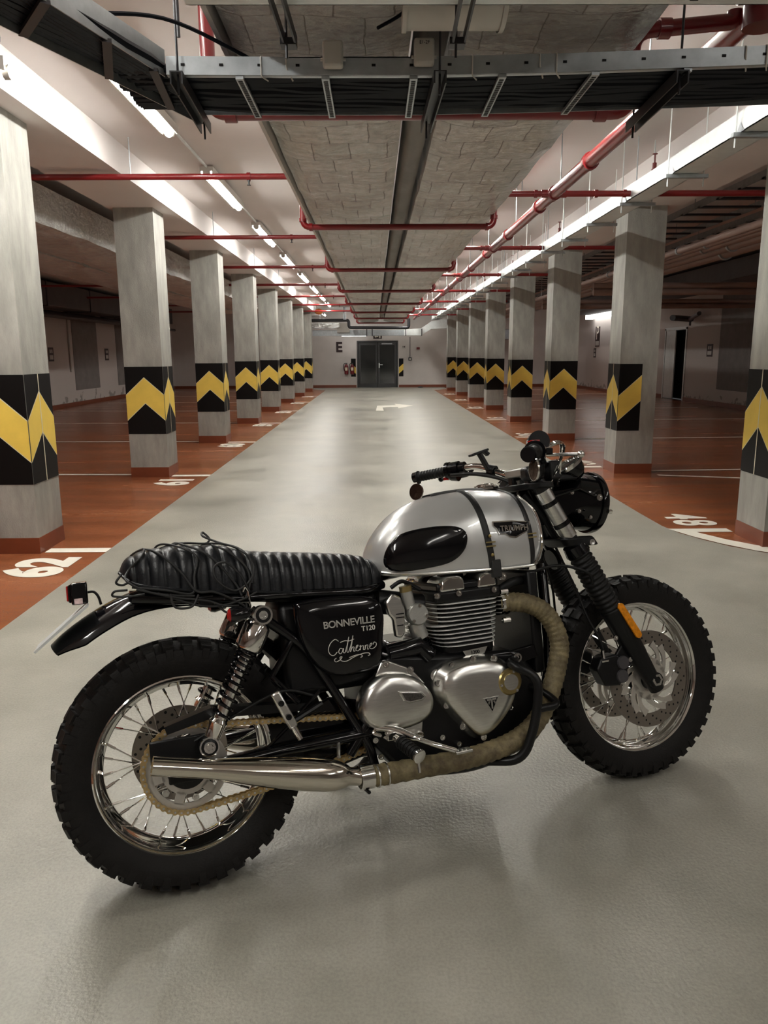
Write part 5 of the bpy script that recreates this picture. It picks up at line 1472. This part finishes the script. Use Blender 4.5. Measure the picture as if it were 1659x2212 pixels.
# ------------------------------------------------------------------ crash bar, pegs, pedal
P_('crash_bar', MB().tube(fillet([(.98, -.11, .47), (.90, -.20, .478), (.975, -.235, .435), (.955, -.235, .32), (.905, -.225, .205), (.80, -.14, .205)], .05, 7), .0135, 14), 'sblack')
P_('crash_bar_loop', MB().tube(fillet([(.962, -.235, .345), (1.035, -.235, .345), (1.02, -.18, .375), (1.00, -.12, .39)], .03, 6), .0115, 12), 'sblack')
P_('crash_bar', MB().tube(fillet([(.98, .11, .47), (.90, .20, .478), (.975, .235, .435), (.955, .235, .32), (.905, .225, .205), (.80, .14, .205)], .05, 7), .0135, 14), 'sblack')
def riderpeg(s_):
    A = Vector((.535, s_ * .185, .335)); Bp = Vector((.567, s_ * .300, .297))
    d = (Bp - A).normalized()
    pg = P_('rider_footpeg', MB().tube([A + d * .035, A + d * .115], .0165, 14), 'grubber')
    for j in range(6): P_('peg_rib', MB().lathe([(-.002, .0165), (-.002, .0185), (.002, .0185), (.002, .0165)], A + d * (.042 + .012 * j), d, 14, closed=True), 'grubber', pg)
    P_('peg_end', MB().lathe([(0, .019), (.006, .019), (.008, .016), (.008, 0)], A + d * .114, d, 18), 'chrome', pg)
    P_('peg_hinge', MB().box((.515, min(s_ * .15, s_ * .20), .325), (.550, max(s_ * .15, s_ * .20), .348)).tube([A - d * .06, A + d * .04], .010, 12), 'chrome', pg, bevel=.003)
    P_('peg_feeler', MB().tube([A + d * .11 + Vector((0, 0, -.015)), A + d * .112 + Vector((0, 0, -.045))], .004, 8), 'chrome', pg)
riderpeg(-1); riderpeg(1)
bp_ = P_('brake_pedal', MB().tube(cr([(.500, -.165, .360), (.545, -.19, .350), (.585, -.215, .328), (.640, -.235, .302), (.690, -.245, .280)], 6), [.013] * 13 + [.009] * 12, 12, flat=.8), 'chrome')
P_('pedal_pad', MB().box((.685, -.262, .272), (.735, -.232, .280)).box((.69, -.26, .28), (.695, -.234, .285)).box((.702, -.26, .279), (.707, -.234, .284)).box((.714, -.26, .277), (.719, -.234, .282)), 'alu', bp_, bevel=.002)
P_('pedal_spring', MB().tube(cr([(.49, -.15, .37), (.505, -.155, .355), (.49, -.16, .345), (.51, -.165, .335)], 5), .005, 8), 'chrome', bp_)
def pillion(s_):
    q = P_('pillion_footrest', MB().bar((.228, s_ * .165, .498), (.272, s_ * .165, .398), .016, .026, upd=(1, 0, .4)), 'alu', bevel=.006)
    for t in (.3, .68): bolt(q, (.228 + .044 * t, s_ * .172, .498 - .1 * t), .008, (0, s_, 0), 'sblack')
    P_('folded_peg', MB().tube([(.268, s_ * .17, .402), (.285, s_ * .17, .368)], .008, 10), 'chrome', q)
    P_('peg_bracket', MB().tube([(.26, s_ * .165, .41), (.36, s_ * .13, .44)], .008, 8), 'sblack', q)
pillion(-1); pillion(1)
# side stand on the left, touching the floor (leaned frame: floor is Z = Y * tan(lean))
P_('side_stand', MB().tube([(.60, .11, .24), (.56, .20, .15), (.50, .30, .079)], .012, 12).tube([(.47, .29, .078), (.54, .31, .082)], .014, 10), 'sblack')
P_('centre_bracket', MB().box((.30, .06, .16), (.47, .10, .19)).box((.40, .05, .15), (.44, .11, .26)), 'sblack', bevel=.004)
P_('brake_hose', MB().tube(cr([(.02, -.13, .40), (.15, -.14, .46), (.26, -.13, .49), (.35, -.12, .46)], 6), .004, 8), 'grubber')

# ------------------------------------------------------------------ fork and front end
def FX(z, x0=1.4676, z0=.332): return x0 - .535 * (z - z0) 
for s_ in (-1, 1):
    y = s_ * .108
    ax = lambda z, dx=0: Vector((FX(z) + dx - (.004 if s_ < 0 else -.006), y, z))
    leg = P_('fork_lower', MB().tube([ax(.30), ax(.36), ax(.45), ax(.57)], [.024, .028, .034, .036], 20), 'sblack')
    P_('axle_clamp', MB().lathe([(-.02, .0), (-.02, .026), (.02, .026), (.02, 0)], (1.4676, y, .332), (0, 1, 0), 20), 'sblack', leg)
    P_('axle_nut', MB().lathe([(.018, .021), (.026, .020), (.026, .012), (.018, .012)], (1.4676, y, .334), (0, s_, 0), 6), 'alu', leg)
    pts = []; rs = []
    n = 84
    for i in range(n + 1):
        t = i / n; z = .57 + (.775 - .57) * t; pts.append(ax(z))
        ribz = .5 + .5 * math.cos(2 * PI * 14 * t)
        rs.append((.036 + .004 * math.sin(PI * t)) * (1 - .15 * (1 - ribz)) if .04 < t < .96 else .036)
    P_('fork_gaiter', MB().tube(pts, rs, 24), 'grubber', leg, sharp=80)
    P_('fork_tube', MB().tube([ax(.78), ax(1.0)], .0235, 20), 'sblack', leg)
    for za, zb in ((.935, .968), (.868, .922), (.818, .855)): P_('fork_shroud', MB().tube([ax(za), ax(zb)], .0265, 24), 'alu', leg)
    for z in (.928, .861): P_('clamp_band', MB().tube([ax(z - .006), ax(z + .006)], .0285, 24), 'gblack', leg)
    P_('gaiter_cap', MB().tube([ax(.765), ax(.792)], [.040, .036], 20), 'gblack', leg)
    P_('fork_top_nut', MB().tube([ax(.995), ax(1.018)], .017, 6), 'chrome', leg)
    if s_ < 0:
        A = Vector((FX(.585) + .012, y - .026, .585)); Bq = Vector((FX(.49) + .018, y - .024, .49)); m_ = MB(); d = (Bq - A).normalized(); nn = Vector((d.z, 0, -d.x))
        pl = []
        for cen, st0 in ((A, 90), (Bq, -90)):
            for k in range(9):
                an = R(st0 + 180 * k / 8); pl.append(cen + d * (.011 * math.cos(an)) + nn * (.011 * math.sin(an)))
        m_.prism([(p.x, p.z) for p in pl], lambda a, c_: (a, y - .020, c_), lambda a, c_: (a, y - .040, c_))
        P_('amber_reflector', m_, 'amber', leg, smooth=False)
    else:
        pass
    # caliper
    c1 = P_('brake_caliper', MB().prism([(1.255, .395), (1.275, .43), (1.33, .435), (1.372, .41), (1.368, .35), (1.33, .335), (1.28, .34)], lambda a, c_: (a, s_ * .068, c_), lambda a, c_: (a, s_ * .118, c_)), 'sblack', leg, bevel=.006)
    P_('caliper_mount', MB().prism([(1.335, .43), (1.372, .475), (1.40, .47), (1.39, .40), (1.36, .37)], lambda a, c_: (a, s_ * .098, c_), lambda a, c_: (a, s_ * .112, c_)), 'sblack', leg, bevel=.004)
    P_('caliper_pistons', MB().lathe([(0, .022), (.006, .020), (.006, 0)], (1.352, s_ * .118, .405), (0, s_, 0), 20).lathe([(0, .022), (.006, .020), (.006, 0)], (1.345, s_ * .118, .363), (0, s_, 0), 20), 'ddark', leg)
    for q in ((1.335, .485), (1.382, .41)): bolt(leg, (q[0], s_ * .113, q[1]), .008, (0, s_, 0), 'chrome')
    P_('brake_line', MB().tube(cr([(1.288, s_ * .11, .43), (1.283, s_ * .11, .48), (1.255, s_ * .09, .56), (1.24, s_ * .07, .64), (1.21, s_ * .05, .74), (1.19, s_ * .04, .80)], 6), .0042, 8), 'grubber', leg)
    P_('line_fitting', MB().tube([(1.286, s_ * .112, .425), (1.285, s_ * .112, .452)], .006, 8).tube([(1.275, s_ * .112, .418), (1.30, s_ * .112, .418)], .007, 8), 'chrome', leg)
yk = rr_poly(-.14, .14, -.03, .04, .028)
P_('lower_yoke', MB().prism(rr_poly(1.165, 1.285, -.14, .14, .035), lambda a, c_: (a + .02, c_, .785), lambda a, c_: (a, c_, .815)), 'sblack', bevel=.006)
P_('top_yoke', MB().prism(rr_poly(1.075, 1.165, -.14, .14, .035), lambda a, c_: (a, c_, .975), lambda a, c_: (a - .008, c_, .995)), 'sblack', bevel=.005)
P_('steering_nut', MB().tube([(1.125, 0, .995), (1.118, 0, 1.015)], .018, 6), 'chrome')
P_('yoke_bolt', MB().lathe([(0, .010), (.006, .010), (.006, .005), (.003, 0)], (1.262, -.14, .795), (0, -1, 0), 12), 'alu')
P_('cable_loop', MB().tube(cr([(1.04, -.11, .72), (1.12, -.13, .735), (1.18, -.15, .725), (1.235, -.15, .70), (1.26, -.13, .66)], 6), .0045, 8), 'grubber')
P_('wiring_loom', MB().tube(cr([(1.09, -.05, .96), (1.13, -.07, .90), (1.17, -.06, .84), (1.20, -.05, .80)], 5), .010, 8), 'grubber')
P_('ignition_box', MB().box((1.10, -.07, .86), (1.16, -.03, .93)), 'sblack', bevel=.006)
P_('horn', MB().lathe([(0, .035), (.015, .035), (.02, .02), (.02, 0)], (1.20, 0, .745), (1, 0, .3), 20), 'sblack')
P_('reservoir_pipe', MB().tube(cr([(1.20, -.10, .88), (1.21, -.12, .84), (1.20, -.09, .80)], 5), .006, 8), 'chrome')

# headlight
hlx, hlz = 1.318, .925; hd_ = Vector((1, 0, -.13)).normalized()
HL = P_('headlight', MB().lathe([(-.095, 0), (-.092, .022), (-.082, .048), (-.060, .072), (-.030, .088), (.02, .094), (.048, .095), (.050, .088), (.050, 0)], (hlx, 0, hlz), hd_, 48), 'gblack')
P_('headlight_rim', MB().lathe([(.036, .094), (.036, .101), (.046, .103), (.058, .100), (.060, .092), (.050, .090)], (hlx, 0, hlz), hd_, 48, closed=True), 'gblack', HL)
P_('headlight_lens', MB().lathe([(.052, .091), (.064, .075), (.074, .045), (.078, 0)], (hlx, 0, hlz), hd_, 40), 'glass', HL)
P_('reflector_bowl', MB().lathe([(.050, .088), (.02, .07), (0, .03), (-.005, 0)], (hlx, 0, hlz), hd_, 32), 'chrome', HL)
P_('rim_screw', MB().tube([(1.366, -.098, .885), (1.379, -.098, .883)], .007, 8), 'chrome', HL)
for s_ in (-1, 1):
    P_('lamp_bracket', MB().tube([(FX(.928), s_ * .125, .945), (1.25, s_ * .122, .965), (1.325, s_ * .108, .932)], .0035, 8).prism([(FX(.945) + .01, .962), (1.24, .968), (1.335, .935), (1.325, .918), (1.25, .905), (FX(.87) + .015, .880)], lambda a, c_: (a, s_ * .108, c_), lambda a, c_: (a, s_ * .111, c_)), 'gblack', HL, smooth=False)
    for q in ((1.325, .932, .011), (1.225, .955, .007), (1.245, .895, .007), (1.285, .872, .006)): bolt(HL, (q[0], s_ * .112, q[1]), q[2], (0, s_, 0), 'chrome')
# instruments
for s_ in (-1, 1):
    c_ = Vector((1.258, s_ * .058, 1.045)); d = Vector((-.55, 0, .83)).normalized()
    g = P_('instrument', MB().lathe([(-.060, 0), (-.058, .015), (-.050, .030), (-.030, .042), (-.005, .046), (.0, .046), (.0, 0)], c_, d, 32), 'gblack')
    P_('bezel', MB().lathe([(-.006, .045), (-.006, .049), (.004, .050), (.007, .046), (.003, .043)], c_, d, 32, closed=True), 'chrome', g)
    P_('dial_glass', MB().lathe([(.002, .044), (.003, 0)], c_, d, 28), 'glassd', g)
# handlebar
hbp = [(.934, .405, 1.070), (.995, .325, 1.075), (1.035, .268, 1.080), (1.075, .20, 1.078), (1.112, .12, 1.045), (1.120, .05, 1.030),
       (1.120, -.05, 1.030), (1.105, -.12, 1.045), (1.060, -.20, 1.078), (1.012, -.268, 1.078), (.975, -.325, 1.070), (.905, -.405, 1.056)]
hbar = P_('handlebar', MB().tube(cr(hbp, 8), .0115, 14), 'chrome')
for s_ in (-1, 1):
    P_('bar_riser', MB().box((1.105, s_ * .05 - .016, .99), (1.145, s_ * .05 + .016, 1.05)), 'sblack', hbar, bevel=.006)
    A = Vector(hbp[0] if s_ > 0 else hbp[-1]); Bq = Vector((1.005, .312, 1.077)) if s_ > 0 else Vector((.982, -.312, 1.071)); d = (Bq - A).normalized()
    L = (Bq - A).length
    rs = []; pts = []
    for i in range(41):
        t = i / 40; pts.append(A + d * (L * t)); rs.append(.0170 + (.0013 if (i // 2) % 2 else 0) + (.005 if i < 2 or i > 38 else 0))
    g = P_('grip', MB().tube(pts, rs, 18), 'grubber')
    P_('bar_end', MB().tube([A - d * .018, A + d * .002], .019, 16), 'gblack', g)
    S0 = Bq + d * .002
    P_('switch_housing', MB().tube([S0, S0 + d * .014], .031, 18).tube([S0 + d * .012, S0 + d * .050], .028, 16).tube([S0 + d * .018 + Vector((0, 0, -.014)), S0 + d * .045 + Vector((0, 0, -.020))], .024, 14), 'gblack')
    P_('lever_perch', MB().tube([S0 + d * .050, S0 + d * .072], .022, 14).bar(S0 + d * .055, S0 + d * .055 + Vector((.045, 0, -.005)), .02, .016), 'gblack')
    if s_ > 0:
        lv = cr([S0 + d * .052 + Vector((.045, 0, -.010)), S0 + d * .02 + Vector((.055, 0, -.022)), A + d * .07 + Vector((.062, 0, -.022)), A + d * .02 + Vector((.070, 0, -.016))], 6)
    else:
        lv = cr([(1.070, -.235, 1.066), (1.095, -.27, 1.062), (1.090, -.33, 1.056), (1.082, -.385, 1.050)], 6)
    lvm = P_('clutch_lever' if s_ > 0 else 'brake_lever', MB().tube(lv, [.0075] * len(lv), 10, flat=.7), 'gblack' if s_ > 0 else 'alu')
    P_('lever_ball', MB().ball(lv[-1], .0105, 12), 'gblack' if s_ > 0 else 'alu', lvm)
P_('kill_switch', MB().box((.990, .298, 1.045), (1.003, .312, 1.055)), 'redlens')
P_('start_switch', MB().box((.985, -.30, 1.098), (1.01, -.275, 1.105)), 'redlens')
mc = P_('master_cylinder', MB().tube([(1.035, -.255, 1.105), (1.055, -.205, 1.105)], .029, 20), 'gblack', bevel=.004)
P_('reservoir_lid', MB().tube([(1.033, -.260, 1.105), (1.036, -.252, 1.105)], .031, 20), 'sblack', mc)
P_('brake_hose_upper', MB().tube(cr([(1.06, -.22, 1.085), (1.12, -.21, 1.105), (1.165, -.17, 1.100), (1.19, -.12, 1.05), (1.20, -.08, .98)], 7), .0048, 8), 'chrome')
P_('throttle_cable', MB().tube(cr([(1.03, -.27, 1.075), (1.10, -.25, 1.098), (1.155, -.20, 1.092), (1.175, -.14, 1.05), (1.17, -.06, .97)], 7), .0045, 8), 'chrome')
P_('clutch_cable', MB().tube(cr([(1.06, .24, 1.06), (1.12, .20, 1.05), (1.19, .12, 1.03), (1.20, .05, .96), (1.17, .05, .88)], 7), .004, 8), 'grubber')
# bar end mirrors
def mirror(c, nrm, m='brown'):
    c = Vector(c); q = P_('bar_end_mirror', MB().lathe([(-.006, 0), (-.006, .026), (.0, .0295), (.003, .0295), (.003, 0)], c, nrm, 30), 'gblack')
    P_('mirror_glass', MB().lathe([(.0035, .0275), (.0035, 0)], c, nrm, 30), m, q)
    P_('mirror_rim', MB().lathe([(.0, .0285), (.0, .0305), (.0045, .0305), (.0045, .0285)], c, nrm, 30, closed=True), 'chrome', q)
    return q
q = mirror((.925, .41, 1.016), Vector((-.85, -.52, .1)).normalized())
P_('mirror_arm', MB().tube([(.935, .415, 1.068), (.940, .415, 1.045)], .008, 8), 'gblack', q)
q = mirror((.912, -.418, 1.014), Vector((-.97, .12, .05)).normalized())
P_('mirror_arm', MB().tube([(.905, -.41, 1.054), (.912, -.415, 1.035)], .008, 8), 'gblack', q)
for i, q in enumerate(([(1.08, -.20, 1.06), (1.12, -.13, 1.075), (1.17, -.07, 1.03), (1.18, -.03, .93)], [(1.05, -.22, 1.05), (1.10, -.12, 1.06), (1.16, -.03, 1.02), (1.175, 0, .92)], [(1.00, .27, 1.06), (1.06, .18, 1.05), (1.12, .08, 1.01), (1.17, .03, .93)], [(1.05, -.24, 1.04), (1.09, -.17, 1.02), (1.10, -.11, .985), (1.16, -.07, .90)])):
    P_('control_cable', MB().tube(cr(q, 7), .0065, 8), 'grubber')
P_('instrument_bracket', MB().box((1.17, -.09, .995), (1.27, .09, 1.015)).box((1.16, -.105, 1.0), (1.20, -.06, 1.06)), 'sblack', bevel=.006)
P_('cable_cover', MB().box((1.06, -.135, 1.00), (1.125, -.085, 1.045)), 'sblack', bevel=.012)
# phone clamp
pc = P_('phone_clamp', MB().bar((1.085, .15, 1.06), (1.055, .15, 1.118), .022, .012, upd=(1, 0, 0)).bar((1.02, .15, 1.112), (1.085, .15, 1.130), .030, .008).bar((1.07, .15, 1.128), (1.088, .15, 1.112), .02, .012), 'sblack', bevel=.002)
P_('clamp_ring', MB().lathe([(-.012, .012), (-.012, .019), (.012, .019), (.012, .012)], (1.098, .15, 1.058), (.4, -.9, -.3), 16, closed=True), 'sblack', pc)
P_('bar_clamp', MB().box((1.10, -.075, 1.02), (1.145, .075, 1.048)), 'alud', bevel=.006)

# ------------------------------------------------------------------ elastic cord tied round the rear of the seat
cord = empty('bungee_cord', bike.location, bike.rotation_euler)
tag(cord, 'black elastic cord looped and tangled around the rear half of the ribbed seat', 'cord')
def dr(seq, r=.0030, off=.004):
    """seq of (x, a) on the seat or 3-tuples free in space"""
    pts = []
    for q in seq:
        pts.append(Vector(q) if len(q) == 3 else seat_pt(q[0], q[1], off, False))
    return MB().tube(cr(pts, 8), r, 8)
K = [
    [(-.10, .9), (-.09, .4), (-.06, -.1), (-.07, -.5), (-.105, -.85), (-.11, -.13, .822), (-.06, -.14, .79), (0, -.14, .775), (.05, -.14, .768)],
    [(-.04, .8), (-.02, .1), (.02, -.25), (.065, -.6), (.055, -.9), (.045, -.138, .775), (-.02, -.14, .79), (-.10, -.135, .806)],
    [(.0, .7), (.02, .1), (.04, -.2), (.10, -.6), (.155, -.95), (.17, -.14, .755)],
    [(-.06, -.0), (-.03, -.45), (.02, -.85), (.055, -.14, .78), (.10, -.142, .772), (.15, -.142, .745), (.19, -.135, .715)],
    [(.12, .6), (.11, .1), (.12, -.3), (.155, -.5), (.19, -.75), (.195, -.95), (.18, -.142, .75)],
    [(.16, .7), (.165, .1), (.185, -.3), (.205, -.6), (.20, -.9), (.155, -.14, .77), (.11, -.145, .80), (.105, -.137, .835), (.135, -.138, .845), (.17, -.14, .81), (.19, -.14, .765)],
    [(-.09, -.14, .80), (0, -.142, .770), (.08, -.142, .752), (.12, -.142, .735), (.16, -.14, .73)],
    [(-.11, -.12, .80), (-.14, -.12, .80), (-.145, -.11, .788), (-.11, -.11, .783), (-.07, -.12, .785)],
    [(-.12, -.08, .84), (-.135, -.08, .82), (-.12, -.08, .812), (-.10, -.09, .82)],
    [(-.01, -.142, .78), (0, -.145, .745), (.04, -.145, .742), (.06, -.142, .77)],
    [(.10, -.13, .745), (.13, -.14, .715), (.175, -.14, .72), (.18, -.14, .735)],
    [(-.04, -.14, .785), (.05, -.14, .745), (.11, -.14, .735), (.17, -.142, .745), (.21, -.14, .76)],
    [(-.055, .5), (.02, -.05), (.09, -.12), (.15, -.1), (.19, -.3), (.21, -.7), (.20, -.95)],
    [(.10, .3), (.11, -.0), (.12, .02, .912), (.105, .03, .93), (.10, 0, .92), (.125, -.02, .905), (.15, -.1)],
]
for q in K: dr(q).build('cord_strand', 'cord', cord)
MB().tube([(.19, -.142, .725), (.185, -.145, .765)], .0022, 6).tube(cr([(.185, -.145, .765), (.178, -.15, .775), (.172, -.146, .765)], 5), .0022, 6).build('cord_hook', 'chrome', cord)
